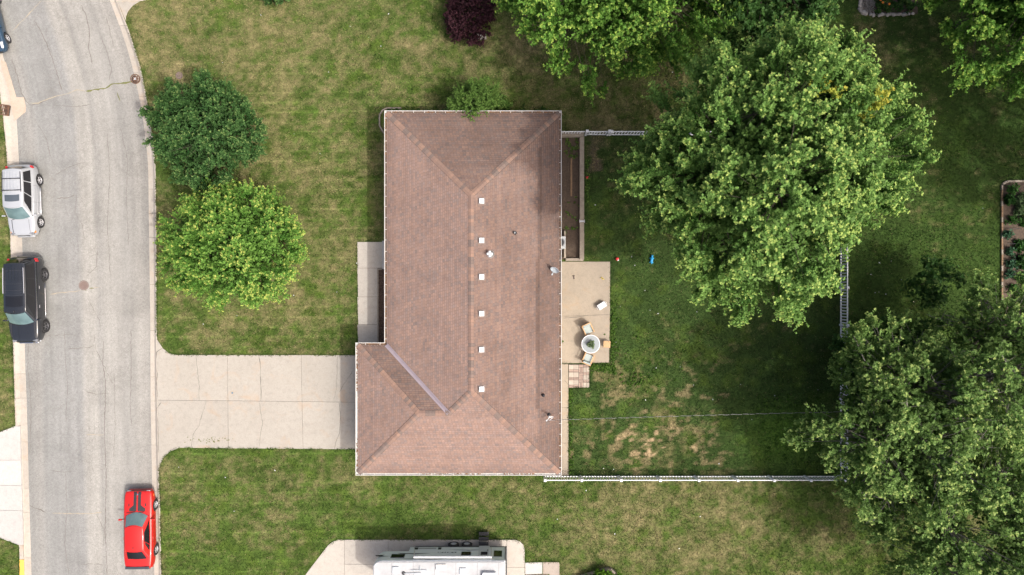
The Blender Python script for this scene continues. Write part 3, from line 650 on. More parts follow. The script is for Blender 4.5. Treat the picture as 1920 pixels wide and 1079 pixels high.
def zroof(d): return ZE + PITCH*d
faces = {   # polygon on plan, eave origin, direction along eave, direction up the slope
    'W': ([(XW,YN),(XW,YG),GJ,AS,AN], (XW,YN), (0,-1), (1,0)),
    'E': ([(XE,YS),(XE,YN),AN,AS], (XE,YS), (0,1), (-1,0)),
    'N': ([(XE,YN),(XW,YN),AN], (XE,YN), (-1,0), (0,-1)),
    'S1': ([(XG,YS),(GJ[0],YS),GJ,GW], (XG,YS), (1,0), (0,1)),
    'S2': ([(GJ[0],YS),(XE,YS),AS,GJ], (XG,YS), (1,0), (0,1)),
    'GW': ([(XG,YG),(XG,YS),GW], (XG,YG), (0,-1), (1,0)),
    'GN': ([(XW,YG),(XG,YG),GW,GJ], (XW,YG), (-1,0), (0,-1))}
deck = MB()
for k, (poly, o_, u_, v_) in faces.items():
    P = [(x, y, zroof((x-o_[0])*v_[0]+(y-o_[1])*v_[1])-0.012) for x, y in poly]; deck.add(P, [tuple(range(len(P)))])
roof = deck.build('roof', M['deck'], house)
def clip(poly, a, b, c):        # keep a*x+b*y+c >= 0
    out = []
    for i in range(len(poly)):
        p, q = poly[i], poly[(i+1) % len(poly)]; dp = a*p[0]+b*p[1]+c; dq = a*q[0]+b*q[1]+c
        if dp >= 0: out.append(p)
        if (dp >= 0) != (dq >= 0):
            t = dp/(dp-dq); out.append((p[0]+(q[0]-p[0])*t, p[1]+(q[1]-p[1])*t))
    return out
PAL = [np.array(c) for c in ((0.262,0.178,0.146),(0.246,0.173,0.147),(0.282,0.190,0.153),(0.225,0.170,0.151),(0.255,0.182,0.156),(0.205,0.160,0.145))]
def shingle_face(key, seed):
    poly, o_, u_, v_ = faces[key]; sl_ = math.sqrt(1+PITCH*PITCH); ex = 0.132/sl_; wdt = 0.19; rg = random.Random(seed)
    loc = [((x-o_[0])*u_[0]+(y-o_[1])*u_[1], (x-o_[0])*v_[0]+(y-o_[1])*v_[1]) for x, y in poly]
    area = sum(loc[i][0]*loc[(i+1)%len(loc)][1]-loc[(i+1)%len(loc)][0]*loc[i][1] for i in range(len(loc)))
    if area < 0: loc = loc[::-1]
    planes = []
    for i in range(len(loc)):
        p, q = loc[i], loc[(i+1) % len(loc)]; a, b = -(q[1]-p[1]), (q[0]-p[0]); planes.append((a, b, -(a*p[0]+b*p[1])))
    umin = min(p[0] for p in loc); umax = max(p[0] for p in loc); vmax = max(p[1] for p in loc)
    V = []; F = []; C = []
    blot = {}
    for r_ in range(int(vmax/ex)+1):
        v0 = r_*ex; v1 = v0+ex*1.02; off = (r_ % 2)*wdt*0.5+((r_*37) % 11)*0.012
        k = int((umin-off)/wdt)-1
        rowj = random.Random(seed*9176+r_).uniform(0.95, 1.05)
        while k*wdt+off < umax:
            ua = k*wdt+off+0.004; ub = ua+wdt-0.008; k += 1
            q = [(ua,v0),(ub,v0),(ub,v1),(ua,v1)]
            for pl in planes:
                q = clip(q, *pl)
                if len(q) < 3: break
            if len(q) < 3: continue
            rg = random.Random(seed*1000003+r_*1009+k); n = len(V); c = PAL[rg.choices(range(6), (5,5,3,2.4,4,0.9))[0]]*rg.uniform(0.93, 1.07)*rowj
            u_c = (ua+ub)/2; tone = 1.0-0.13*math.exp(-v0/0.7)*(0.4+1.2*float(vnoise(np.array([u_c*0.9]),np.array([v0*0.9+seed]),5)[0]))
            slope_tone = {'E': 0.78, 'N': 0.74, 'GN': 0.74}.get(key)   # east and both north-facing slopes get a darker, blotchy tone
            if slope_tone: tone *= slope_tone+0.16*(float(fbm(np.array([u_c]),np.array([v0]),1.6,3,seed+3)[0])-0.5)*2
            if key == 'E':   # later re-laid courses near the back eave are a darker batch
                lim = 1.15 if u_c > 13.2 else 1.34
                if v0 < lim: tone *= 0.90
                if abs(v0-lim) < ex*0.9 and 4 < u_c < 20: tone *= 0.76
            c = c*tone
            top = []
            for (u, v) in q:
                h = 0.002+0.014*max(0, (v1-v)/(v1-v0))
                V.append((o_[0]+u*u_[0]+v*v_[0], o_[1]+u*u_[1]+v*v_[1], zroof(v)+h)); C.append(c); top.append(len(V)-1)
            F.append(tuple(top))
            lo = [i for i, (u, v) in zip(top, q) if abs(v-v0) < 1e-6]
            if len(lo) == 2:
                m_ = len(V)
                for i in lo:
                    x, y, z = V[i]; V.append((x-v_[0]*0.024, y-v_[1]*0.024, z-0.026)); C.append(c*0.22)
                F.append((lo[0], m_, m_+1, lo[1]))
    mb = MB(); mb.v = V; mb.f = F; me = mb.mesh('shingles'); a = me.attributes.new('Col', 'FLOAT_COLOR', 'POINT')
    c4_ = np.ones((len(V), 4), np.float32); c4_[:, :3] = np.array(C); a.data.foreach_set('color', c4_.ravel())
    tag(link('shingles', me, M['shingle'], roof), kind='stuff')
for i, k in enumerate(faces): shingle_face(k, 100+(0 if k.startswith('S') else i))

# ridge and hip caps, one by one
def cap_mat():
    m, nt, bs = mk('ridge_cap_shingle'); oi = N(nt, 'ShaderNodeObjectInfo')
    r = ramp(nt, oi.outputs['Random'], [(0.0,(0.17,0.132,0.116)),(0.22,(0.25,0.165,0.13)),(0.5,(0.225,0.152,0.124)),(0.74,(0.275,0.178,0.136)),(0.86,(0.20,0.15,0.13))]); r.color_ramp.interpolation = 'CONSTANT'
    n = noise_n(nt, 26, 4, 0.7, 'World'); c = mixc(nt, r.outputs['Color'], ramp(nt, n.outputs['Fac'], [(0.3,0.8),(0.7,1.15)]).outputs['Color'], 1.0, 'MULTIPLY')
    nt.links.new(c, bs.inputs['Base Color']); bs.inputs['Roughness'].default_value = 0.93; bs.inputs['Specular IOR Level'].default_value = 0.15; return m
M['cap'] = cap_mat()
def caps(p0, p1, dl, dr, exposure=0.205, hw=0.165):
    """caps lapped from p0 (low) to p1 (high); dl, dr: plan gradients of roof height left and right of the line"""
    p0 = Vector(p0); p1 = Vector(p1); d = (p1-p0); L = d.length; d.normalize(); n = max(1, int(round(L/exposure))); ln = L/n
    pl = Vector((d.x, d.y, 0)).normalized(); side = Vector((-pl.y, pl.x, 0)); P = []
    for s_, g in ((1, dl), (-1, dr)):
        q = side*s_*hw; P.append(Vector((q.x, q.y, g[0]*q.x+g[1]*q.y)))
    me = None
    for i in range(n):
        a = p0+d*(i*ln)
        if me is None:
            low = Vector((0,0,0.042)); hi = d*(ln*1.10)+Vector((0,0,0.022)); dn = Vector((0,0,-0.05)); bk = -d*0.022; ou = side*0.022
            Vv = [low+P[0], low, low+P[1], hi+P[0], hi, hi+P[1], low+P[0]+dn+bk+ou, low+dn+bk, low+P[1]+dn+bk-ou, hi+P[0]+dn+ou, hi+P[1]+dn-ou]
            Ff = [(0,1,4,3),(1,2,5,4),(6,7,1,0),(7,8,2,1),(0,3,9,6),(2,8,10,5)]
            mb = MB().add(Vv, Ff); me = mb.mesh('ridge_cap'); me.materials.append(M['cap']); me.materials.append(M['deck']); me.polygons.foreach_set('material_index', [0,0,1,1,1,1])
        o = link('ridge_cap', me, M['cap'], roof); o.location = a
def g(v): return (PITCH*v[0], PITCH*v[1])
gW, gE, gN, gS = g((1,0)), g((-1,0)), g((0,-1)), g((0,1))
zr = zroof(HM); zg = zroof(HG)
caps((XW,YN,ZE),(AN[0],AN[1],zr), gN, gW); caps((XE,YN,ZE),(AN[0],AN[1],zr), gE, gN)
caps((XE,YS,ZE),(AS[0],AS[1],zr), gS, gE); caps((XG,YS,ZE),(GW[0],GW[1],zg), gW, gS); caps((XG,YG,ZE),(GW[0],GW[1],zg), gN, gW)
caps((GJ[0],GJ[1],zg),(AS[0],AS[1],zr), gW, gS); caps((GW[0],GW[1],zg),(GJ[0],GJ[1],zg), gN, gS); caps((AN[0],AN[1],zr),(AS[0],AS[1],zr), gE, gW)
# valley flashing between garage wing and main roof
va = Vector((XW-0.02,YG-0.02+0.04,ZE)); vb = Vector((GJ[0],GJ[1],zg)); vm = MB(); sd = Vector((1,1,0)).normalized()
Pv = []
for p in (va, vb):
    for off, dz in ((-0.125,0.045),(-0.11,0.036),(-0.012,0.024),(0,0.055),(0.012,0.024),(0.11,0.036),(0.125,0.045)):
        q = p+sd*off; slope = PITCH*abs(off)/math.sqrt(2); Pv.append((q.x,q.y,p.z+slope+dz))
vm.add(Pv, [(i, i+1, i+8, i+7) for i in range(6)]).build('valley_flashing', M['valley'], roof)

M['sediment'] = simple('gutter_sediment', (0.17,0.105,0.065), (0.10,0.085,0.075), 1.2, 0.95)
# gutters with hangers
def gutter(p0, p1, nrm, e0, e1, seed):
    p0 = Vector(p0); p1 = Vector(p1); d = (p1-p0).normalized(); n = Vector(nrm)
    prof = [(-0.03,0.0),(-0.03,0.008),(0.012,0.004),(0.012,-0.085),(0.105,-0.085),(0.122,0.012),(0.122,0.02),(0.150,0.02),(0.150,0.008),(0.132,0.008),(0.112,-0.095),(0.002,-0.095),(0.002,0.0)]
    V = []; F = []; m_ = len(prof)
    for p, e, s_ in ((p0,e0,-1),(p1,e1,1)):
        for off, z in prof: q = p+n*off+d*(s_*e*max(off,0)); V.append((q.x,q.y,ZE+z-0.01))
    for j in range(m_): F.append((j,(j+1)%m_,m_+(j+1)%m_,m_+j))
    gt = MB().add(V,F).build('gutter', M['white_metal'], house)
    L = (p1-p0).length; k = max(2,int(L/0.66)); rg = random.Random(seed); hm = None
    for i in range(k):
        c = p0+d*(L*(i+0.5)/k+rg.uniform(-.04,.04))+n*0.07
        if hm is None: hm = MB().box((0,0,0), (0.028 if abs(d.x) > .5 else 0.135, 0.135 if abs(d.x) > .5 else 0.028, 0.012)).mesh('hanger')
        h = link('hanger', hm, M['white_metal'], gt); h.location = (c.x,c.y,ZE+0.002)
    if seed in (1,2,3,6):
        sg = MB(); q0 = p0-d*0.0; q1 = p1; sg.add([tuple(q+n*o+Vector((0,0,ZE-0.03))) for q in (q0,q1) for o in (0.014,0.108)],[(0,2,3,1)]); sg.build('sediment', M['sediment'], gt)
    db = MB()
    for i in range(int(L*16)):
        t = rg.uniform(0.1, L-0.1)
        if vnoise(np.array([t*0.6]), np.array([seed*3.3]), 3)[0] < 0.40: continue
        c = p0+d*t+n*rg.uniform(0.03,0.095); db.box((c.x,c.y,ZE-0.026+rg.uniform(0,0.02)), (rg.uniform(.03,.09),rg.uniform(.02,.05),0.012), rg.uniform(0,3))
    if db.v: tag(db.build('leaf_debris', M['debris'], gt), kind='stuff')
gutter((XW,YN,0),(XW,YG,0),(-1,0,0),1,-1,1); gutter((XE,YN,0),(XE,YS,0),(1,0,0),1,1,2); gutter((XW,YN,0),(XE,YN,0),(0,1,0),1,1,3)
gutter((XG,YS,0),(XE,YS,0),(0,-1,0),1,1,4); gutter((XG,YG,0),(XG,YS,0),(-1,0,0),1,1,5); gutter((XG,YG,0),(XW,YG,0),(0,1,0),1,-1,6)
for (x, y) in ((XW-0.09,YG+0.35),(XE+0.09,YN-0.3),(XG-0.09,YS+0.25),(XE+0.09,YS+0.4)):
    MB().tube([(x,y,ZE-0.1),(x+(0.3 if x < 0 else -0.3),y,ZE-0.4),(x+(0.38 if x < 0 else -0.38),y,ZE-0.6),(x+(0.38 if x < 0 else -0.38),y,0.1)],0.045,8).build('downspout', M['white_metal'], house)

def roof_z(x, y):       # height of the roof surface
    c = [ZE+PITCH*(x-XW), ZE+PITCH*(XE-x), ZE+PITCH*(YN-y), ZE+PITCH*(y-YS)]; main = min(c)
    gar = min(ZE+PITCH*(x-XG), ZE+PITCH*(YG-y), ZE+PITCH*(y-YS)); return max(main, gar) if x < XW+HG else main
M['flashing'] = simple('painted_flashing', (0.20,0.15,0.13), (0.15,0.115,0.1), 8, 0.7)
tilt = Matrix.Rotation(math.atan(PITCH), 4, 'Y')
for py in (377,451,519.5,588.5,656,730):
    x, y = W(903, py, 4.62); z = roof_z(x, y)
    MB().box((x,y,z+0.022), (0.46,0.46,0.012), m=tilt).build('vent_flashing', M['flashing'], roof)
    vt = MB(); vt.box((x,y,z+0.06), (0.27,0.27,0.12), m=tilt); b = vt.build('roof_vent', M['white'], roof, bevel=0.02)
    MB().box((x,y,z+0.135), (0.31,0.31,0.05), m=tilt).build('vent_hood', M['white'], b, bevel=0.02)
# metal flue with cross shaped cap
x, y = W(918.5, 476.5, 4.6); z = roof_z(x, y)
fl = MB().lathe([(0.26,-0.02),(0.22,0.06),(0.12,0.14),(0.11,0.35),(0.001,0.35)], (x,y,z), 20).build('flue', M['steel'], roof, smooth=True, sharp=40)
MB().box((x,y,z+0.42), (0.36,0.13,0.06)).box((x,y,z+0.423), (0.13,0.36,0.06)).lathe([(0.05,0.33),(0.05,0.42)], (x,y,z), 10).build('flue_cap', M['white'], fl, bevel=0.015)
x, y = W(965.5, 436.5, 4.0); z = roof_z(x, y)
pf = MB().lathe([(0.12,-0.03),(0.11,0.03),(0.085,0.05),(0.085,0.22),(0.05,0.22),(0.05,0.10),(0.001,0.10)], (x,y,z), 16).build('vent_pipe', M['black'], roof, smooth=True, sharp=40)
MB().lathe([(0.045,0.18),(0.025,0.18),(0.025,0.20),(0.045,0.20),(0.045,0.18)], (x,y,z), 12).build('pipe_lip', M['white'], pf)
x, y = W(1019.5, 743.5, 3.6); z = roof_z(x, y)
MB().lathe([(0.10,-0.03),(0.095,0.1),(0.10,0.16),(0.07,0.22),(0.001,0.24)], (x,y,z), 16).build('vent_pipe', M['black'], roof, smooth=True, sharp=50)

# satellite dish on the back eave
dx_, dy_ = W(1040, 508, 3.15); dz_ = roof_z(dx_, dy_)
sd_ = thing('satellite_dish', 'pale grey satellite dish standing on the roof above the patio', 'satellite dish', (dx_-0.12, dy_+0.05, dz_))
MB().box((0,0,0.02), (0.2,0.16,0.03), m=tilt).tube([(0,0,0.0),(0.0,0,0.28),(0.1,0.02,0.42)],0.028,8).build('mast', M['steel'], sd_)
aim = Vector((-0.46,-0.80,0.40)).normalized(); q = aim.to_track_quat('Z','Y').to_matrix().to_4x4(); ctr = Vector((0.14,0.05,0.5))
db = MB().lathe([(0.001,0.0),(0.12,0.012),(0.22,0.045),(0.30,0.09),(0.305,0.082),(0.22,0.03),(0.12,-0.004),(0.001,-0.014)],(0,0,0),26)
db.v = [tuple(ctr+(q @ Vector((v[0]*0.9, v[1]*1.15, v[2])))) for v in db.v]; db.build('reflector', M['dish'], sd_, smooth=True, sharp=60)
e0 = ctr+q @ Vector((0,-0.33,0.04)); e1 = ctr+aim*0.42+q @ Vector((0,-0.1,0))
ar = MB().tube([e0,e1],0.02,8).build('feed_arm', M['dish'], sd_); MB().tube([e1,e1-aim*0.12],0.045,10).build('receiver', M['dish'], ar)

# service mast and overhead cable
mx, my = W(1030, 781.5, 3.7)
ms = thing('service_mast', 'white electric service mast with weatherhead near the back eave', 'service mast', (mx, my, roof_z(mx, my)))
MB().lathe([(0.13,-0.03),(0.10,0.05),(0.045,0.09)],(0,0,0),14).build('boot', M['black'], ms); MB().tube([(0,0,0),(0,0,0.75)],0.032,10).build('mast_pipe', M['steel'], ms)
MB().ball((0.0,0,0.8),(0.08,0.08,0.09)).tube([(0,0,0.8),(0.16,0,0.76)],[0.06,0.05],8).build('weatherhead', M['white_metal'], ms, smooth=True)
MB().tube([(0.14,0,0.75),(0.24,-0.02,0.66),(0.18,-0.12,0.58),(0.08,-0.2,0.55),(0.0,-0.26,0.56)],0.018,6).build('drip_loop', M['white'], ms)
MB().tube([(0,0,0.5),(-0.06,-0.18,0.53),(-0.14,-0.25,0.56)],0.02,6).ball((-0.16,-0.26,0.56),(0.06,0.06,0.07)).build('insulator', M['white'], ms)
ca = Vector((mx-0.16, my-0.26, roof_z(mx,my)+0.56)); cb = Vector((46.0,-6.3,8.2))
M['cable_grey'] = simple('bare_aluminium_strand', (0.42,0.42,0.41), None, 5, 0.5)
cab = thing('service_cable', 'thin twisted overhead service cable crossing the back yard', 'cable', ca)
for ph, m_, rd in ((0,'cable_grey',0.008),(math.pi,'black',0.009)):
    P = []; n_ = 760
    for i in range(n_+1):
        t = i/n_; p = (cb-ca)*t; p.z -= 0.9*4*t*(1-t); a = ph+t*(cb-ca).length*2*math.pi/0.75; P.append((p.x, p.y+0.017*math.cos(a), p.z+0.017*math.sin(a)))
    MB().tube(P, rd, 4).build('strand', M[m_], cab)
pole = thing('utility_pole', 'tall wooden utility pole holding the service cable', 'utility pole', (46.0,-6.3,0)); MB().tube([(0,0,-0.3),(0,0,9.2)],[0.16,0.11],12).build('pole', M['bark'], pole); MB().box((0,0,8.6),(0.12,2.0,0.14)).build('crossarm', M['timber'], pole)
# ------------------------------------------------------------------ trees and shrubs
def unit(a): return a/np.maximum(np.linalg.norm(a, axis=-1, keepdims=True), 1e-9)
def leaf_cloud(rg, tips, sdir, clen, k, m, leaf, spread, col_a, col_b, col_tip, up=0.8, ros=4, bright=None, aspect=0.72, tipchance=0.6):
    """leaves on k twigs round every shoot; rosettes of young leaves at the twig ends"""
    n = len(tips); base = np.repeat(tips[:, None], k, 1); sd = np.repeat(sdir[:, None], k, 1); L = np.repeat(clen[:, None], k, 1)[..., None]
    td = unit(sd+spread*rg.normal(size=(n, k, 3))); st = base-sd*L*rg.uniform(0.25, 1.0, (n, k, 1)); tl = L*rg.uniform(0.35, 0.7, (n, k, 1))
    M_ = m+ros; s = np.concatenate([np.linspace(0.15, 0.97, m), np.ones(ros)])[None, None, :, None]
    pos = st[:, :, None]+td[:, :, None]*tl[:, :, None]*s+rg.normal(0, 0.10*leaf, (n, k, M_, 3))
    tdm = np.repeat(td[:, :, None], M_, 2); rnd = rg.normal(size=(n, k, M_, 3)); perp = unit(rnd-(rnd*tdm).sum(-1, keepdims=True)*tdm)
    ld = unit(perp+tdm*np.where(np.arange(M_) >= m, 0.35, 0.7)[None, None, :, None]+np.array([0, 0, 0.1]))
    nm = np.array([0, 0, up])+0.45*sd[:, :, None]+0.34*rg.normal(size=(n, k, M_, 3)); nm = unit(nm-(nm*ld).sum(-1, keepdims=True)*ld); sdv = np.cross(ld, nm)
    sz = leaf*rg.uniform(0.7, 1.25, (n, k, M_, 1))
    b = pos; tip = pos+ld*sz-nm*sz*0.12; mid = pos+ld*sz*0.5; l = mid+sdv*sz*aspect*0.5+nm*sz*0.06; r = mid-sdv*sz*aspect*0.5+nm*sz*0.06
    V = np.stack([b, r, tip, l], -2).reshape(-1, 3); F = np.arange(len(V)).reshape(-1, 4)
    along = ((pos-(base-sd*L)[:, :, None])*sd[:, :, None]).sum(-1, keepdims=True)/L[:, :, None]
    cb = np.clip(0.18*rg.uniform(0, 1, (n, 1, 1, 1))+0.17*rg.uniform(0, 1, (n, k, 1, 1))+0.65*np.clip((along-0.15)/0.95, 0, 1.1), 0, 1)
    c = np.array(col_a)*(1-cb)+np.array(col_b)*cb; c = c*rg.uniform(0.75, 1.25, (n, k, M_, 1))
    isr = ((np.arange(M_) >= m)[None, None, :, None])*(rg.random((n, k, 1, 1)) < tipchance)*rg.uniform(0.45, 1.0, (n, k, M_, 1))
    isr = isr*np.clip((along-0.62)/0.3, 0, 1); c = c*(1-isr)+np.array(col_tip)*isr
    C = np.repeat(c.reshape(-1, 1, 3), 4, 1).reshape(-1, 3)
    return V, F, C
def shell(rg, n, C, rad, zmin=-0.35, jit=(0.86, 1.05), lobes=7, lob=0.16, cone=0.45):
    i = np.arange(n)+rg.random(n)*0.6; z = zmin+(1-zmin)*(1-(i+0.5)/n); ph = i*2.39996+rg.normal(0, 0.12, n); rr_ = np.sqrt(np.clip(1-z*z, 0, 1))
    d = np.stack([rr_*np.cos(ph), rr_*np.sin(ph), z], 1); e = unit(rg.normal(size=(lobes, 3))+np.array([0, 0, 0.3])); mlt = np.ones(n)-lob*0.6
    for q in e: mlt = np.maximum(mlt, 1-lob*0.6+lob*1.5*np.clip((d@q-cone)/(1-cone), 0, 1)**1.1)
    mlt = mlt*rg.uniform(jit[0], jit[1], n)
    return np.array(C)+d*np.array(rad)*mlt[:, None], d
def plumes(rg, tips, C, per, sig, drop):
    """gather shoots into domed plumes with gaps between them"""
    n = len(tips); out = unit(unit(tips-C)+np.array([0, 0, 0.35])); off = rg.normal(size=(n, per, 3))*sig; off[:, 0] *= 0.15
    off = off-(off*out[:, None]).sum(-1, keepdims=True)*out[:, None]; r2 = (off**2).sum(-1, keepdims=True)/(sig*sig)
    return (tips[:, None]+off-out[:, None]*drop*sig*np.minimum(r2, 4.0)*0.5+rg.normal(0, 0.08*sig, (n, per, 3))).reshape(-1, 3)
def tree(name, label, cat, xy, zc, rad, n=420, inner=0.45, cl=1.25, k=7, m=11, leaf=0.2, spread=0.6, cols=None, seed=1, trunk=0.22, bark='bark', group=None, zmin=-0.35, jit=(0.84, 1.06), lob=0.16, tipchance=0.6, ros=4, up=0.8, nl=9, extra=None, lean=(0, 0), aspect=0.72, bare=0, per=5, sig=None, outline=None, flare=0.5):
    rg = np.random.default_rng(seed); root = thing(name, label, cat, (xy[0], xy[1], 0), 0, group)
    C = np.array([lean[0], lean[1], zc]); rad = np.array(rad, float); tips, d = shell(rg, max(8, n//per), C, rad, zmin, jit, 22, lob, 0.78); parts = []
    if outline:
        an = np.degrees(np.arctan2(tips[:, 1]-C[1], tips[:, 0]-C[0])); oa = np.array(sorted(outline)); f = np.interp(an, np.concatenate([oa[-1:, 0]-360, oa[:, 0], oa[:1, 0]+360]), np.concatenate([oa[-1:, 1], oa[:, 1], oa[:1, 1]]))
        tips[:, :2] = C[:2]+(tips[:, :2]-C[:2])*f[:, None]
    if per > 1: tips = plumes(rg, tips, C, per, sig or cl*0.42, 0.95)
    n = len(tips)
    A = C+np.array([0, 0, -0.75*rad[2]]); ca, cb, ct = cols
    A2 = C+np.array([0, 0, -flare*rad[2]])
    def shoots(t): return unit(unit(t-A2)+np.array([0, 0, 0.16])+0.2*rg.normal(size=t.shape))
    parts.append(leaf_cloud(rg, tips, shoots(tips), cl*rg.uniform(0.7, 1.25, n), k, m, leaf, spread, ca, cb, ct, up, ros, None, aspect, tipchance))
    ni = int(n*inner); tin = np.zeros((0, 3))
    if ni:
        tin, _ = shell(rg, ni, C, rad*0.74, zmin, (0.55, 1.08), 5, 0.2)
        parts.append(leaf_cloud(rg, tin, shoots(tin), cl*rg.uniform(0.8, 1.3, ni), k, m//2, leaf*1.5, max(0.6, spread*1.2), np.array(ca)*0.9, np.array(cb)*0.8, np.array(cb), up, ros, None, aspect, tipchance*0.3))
    if extra: parts += extra(rg, C, rad)
    off = 0; Vs = []; Fs = []; Cs = []
    for v, f, c in parts: Vs.append(v); Fs.append(f+off); Cs.append(c); off += len(v)
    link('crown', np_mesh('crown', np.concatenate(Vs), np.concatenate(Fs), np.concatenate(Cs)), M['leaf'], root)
    # trunk, limbs and branches
    top = C+np.array([0, 0, -0.25*rad[2]]); fork = C+np.array([0, 0, -0.85*rad[2]])
    MB().tube([(0, 0, -0.2), (0, 0, 0.15), tuple(fork*np.array([.4, .4, .6])), tuple(fork)], [trunk*1.5, trunk*1.1, trunk*0.9, trunk*0.75], 10).build('trunk', M[bark], root, smooth=True)
    ends = tips[np.argsort(rg.random(n))[:nl]]; ends = C+(ends-C)*0.62; lb = MB()
    for e in ends:
        mid = fork+(e-fork)*0.5+rg.normal(0, 0.06*rad[0], 3); lb.tube([tuple(fork-np.array([0, 0, 0.2])), tuple(mid), tuple(e)], [trunk*0.5, trunk*0.28, trunk*0.10], 6, False)
    al = np.concatenate([tips, tin]); step = max(1, len(al)//(420 if trunk > 0.2 else 110))
    for p in al[::step]:
        e = ends[np.argmin(((ends-p)**2).sum(1))]; t = rg.uniform(0.45, 1.0); q = fork+(e-fork)*t; q2 = C+(p-C)*(0.93 if rg.random() > 0.12 else 0.99); mid = (q+q2)/2+rg.normal(0, 0.12, 3)
        lb.tube([tuple(q), tuple(mid), tuple(q2)], [trunk*0.10, trunk*0.06, trunk*0.02], 4, False)
    for i in range(bare):      # grey bare limbs that show above the leaves
        p = tips[rg.integers(n)]; p = C+(p-C)*rg.uniform(0.98, 1.06); q = C+(p-C)*0.5; mid = (p+q)/2+rg.normal(0, 0.25, 3); w_ = trunk*rg.uniform(0.16, 0.34)
        lb.tube([tuple(q), tuple(mid), tuple(p)], [w_, w_*0.6, w_*0.2], 5, False)
        for j in range(4):
            s_ = mid+(p-mid)*rg.uniform(0, 0.8); d_ = unit(rg.normal(size=3)+unit(p-q))*rg.uniform(0.4, 1.1); lb.tube([tuple(s_), tuple(s_+d_*0.5+rg.normal(0, .06, 3)), tuple(s_+d_)], [w_*0.35, w_*0.22, w_*0.08], 4, False)
    lb.build('branches', M[bark], root, smooth=True)
    return root
MAPLE = ((0.030,0.102,0.016),(0.195,0.335,0.085),(0.42,0.52,0.14)); MAPLE2 = ((0.030,0.105,0.012),(0.155,0.305,0.054),(0.35,0.47,0.09))
DARK = ((0.020,0.070,0.018),(0.085,0.175,0.052),(0.23,0.31,0.10)); LIGHT = ((0.040,0.135,0.018),(0.205,0.375,0.075),(0.50,0.52,0.13))
OLIVE = ((0.042,0.108,0.022),(0.205,0.325,0.092),(0.42,0.51,0.16)); UNDER = ((0.020,0.062,0.014),(0.055,0.125,0.030),(0.13,0.2,0.05)); PURPLE = ((0.026,0.012,0.016),(0.068,0.027,0.036),(0.105,0.041,0.05))
JUNI = ((0.045,0.115,0.020),(0.13,0.225,0.05),(0.19,0.275,0.07))

def yellow_spray(rg, C, rad):
    out = []
    for (dx, dy, f) in ((0.52, 0.44, 1.0), (0.24, 0.55, 0.95)):
        dz = math.sqrt(max(0.05, 1-dx*dx-dy*dy)); p = C+np.array([dx, dy, dz])*rad*f; n = 6 if dx > 0.4 else 3
        t = p+rg.normal(0, 0.42, (n, 3)); out.append(leaf_cloud(rg, t, unit(np.tile([0.4, 0.3, 0.8], (n, 1))+0.3*rg.normal(size=(n, 3))), np.full(n, 0.8), 6, 10, 0.13, 0.6, (0.24,0.28,0.04), (0.36,0.38,0.06), (0.46,0.40,0.07)))
    return out
G1 = 'large shade trees behind the house'
tree('maple_tree', 'largest light green maple filling the back yard over the white fence', 'tree', (12.75,5.6), 11.0, (6.25,6.3,5.2), 1250, 0.5, 1.35, 9, 17, 0.12, 0.30, MAPLE, 11, 0.34, group=G1, extra=yellow_spray, lob=0.24, tipchance=0.6, per=6, sig=0.40, flare=0.3, nl=12, jit=(0.86,1.05), outline=[(0,1.06),(-16,0.98),(-36,0.84),(-51,0.72),(-66,0.94),(-83,1.02),(-107,0.96),(-127,1.01),(-142,1.03),(-158,1.0),(180,1.05),(165,0.93),(149,0.96),(132,0.96),(110,0.92),(87,1.08),(70,1.03),(45,0.96),(35,1.0)])
tree('maple_tree', 'bright green maple at the top edge left of the largest maple', 'tree', (5.9,17.2), 6.6, (5.6,5.2,4.2), 680, 0.5, 1.3, 8, 16, 0.12, 0.32, MAPLE2, 12, 0.26, group=G1, lob=0.25, per=7)
tree('maple_tree', 'shaded green maple at the top edge above the largest maple', 'tree', (14.2,17.6), 5.8, (4.3,4.0,3.5), 300, 0.35, 1.15, 7, 11, 0.165, 0.6, UNDER, 13, 0.22, group=G1, lob=0.25, tipchance=0.4)
tree('maple_tree', 'green maple reaching in at the top right corner', 'tree', (29.5,17.2), 6.6, (5.6,5.6,4.4), 680, 0.5, 1.3, 8, 16, 0.12, 0.32, MAPLE2, 14, 0.26, group=G1, lob=0.28, per=7)
tree('shade_tree', 'shade tree just beyond the right edge by the vegetable bed', 'tree', (38.6,8.4), 10.0, (6.6,6.8,5.0), 300, 0.35, 1.3, 6, 10, 0.23, 0.6, MAPLE2, 15, 0.28, group=G1, lob=0.2)
tree('ornamental_tree', 'round dark green young tree beside the curb', 'tree', (-18.75,9.5), 3.5, (3.35,3.3,2.75), 680, 0.5, 0.6, 7, 15, 0.08, 0.45, DARK, 16, 0.13, group='two round front yard trees', lob=0.14, tipchance=0.4, zmin=-0.6)
tree('ornamental_tree', 'round yellow tipped light green tree beside the curb', 'tree', (-17.0,2.75), 3.6, (4.25,3.75,2.9), 560, 0.6, 0.95, 8, 16, 0.095, 0.33, LIGHT, 17, 0.15, group='two round front yard trees', lob=0.16, tipchance=0.7, ros=4, per=4, sig=0.3, flare=0.25, zmin=-0.55)
G2 = 'olive green trees in the lower right corner'
tree('elm_tree', 'olive green tree with grey limbs overhanging the fence corner', 'tree', (21.9,-7.2), 6.8, (4.9,5.4,4.6), 600, 0.45, 1.25, 7, 16, 0.115, 0.36, OLIVE, 18, 0.3, 'bark_pale', G2, per=7, lob=0.26, jit=(0.74,1.08), bare=16)
tree('elm_tree', 'olive green tree with pale bare branches near the vegetable bed', 'tree', (27.2,-4.2), 7.6, (4.6,4.2,4.4), 420, 0.4, 1.2, 7, 15, 0.115, 0.4, OLIVE, 19, 0.26, 'bark_pale', G2, per=7, lob=0.28, jit=(0.74,1.1), bare=22)
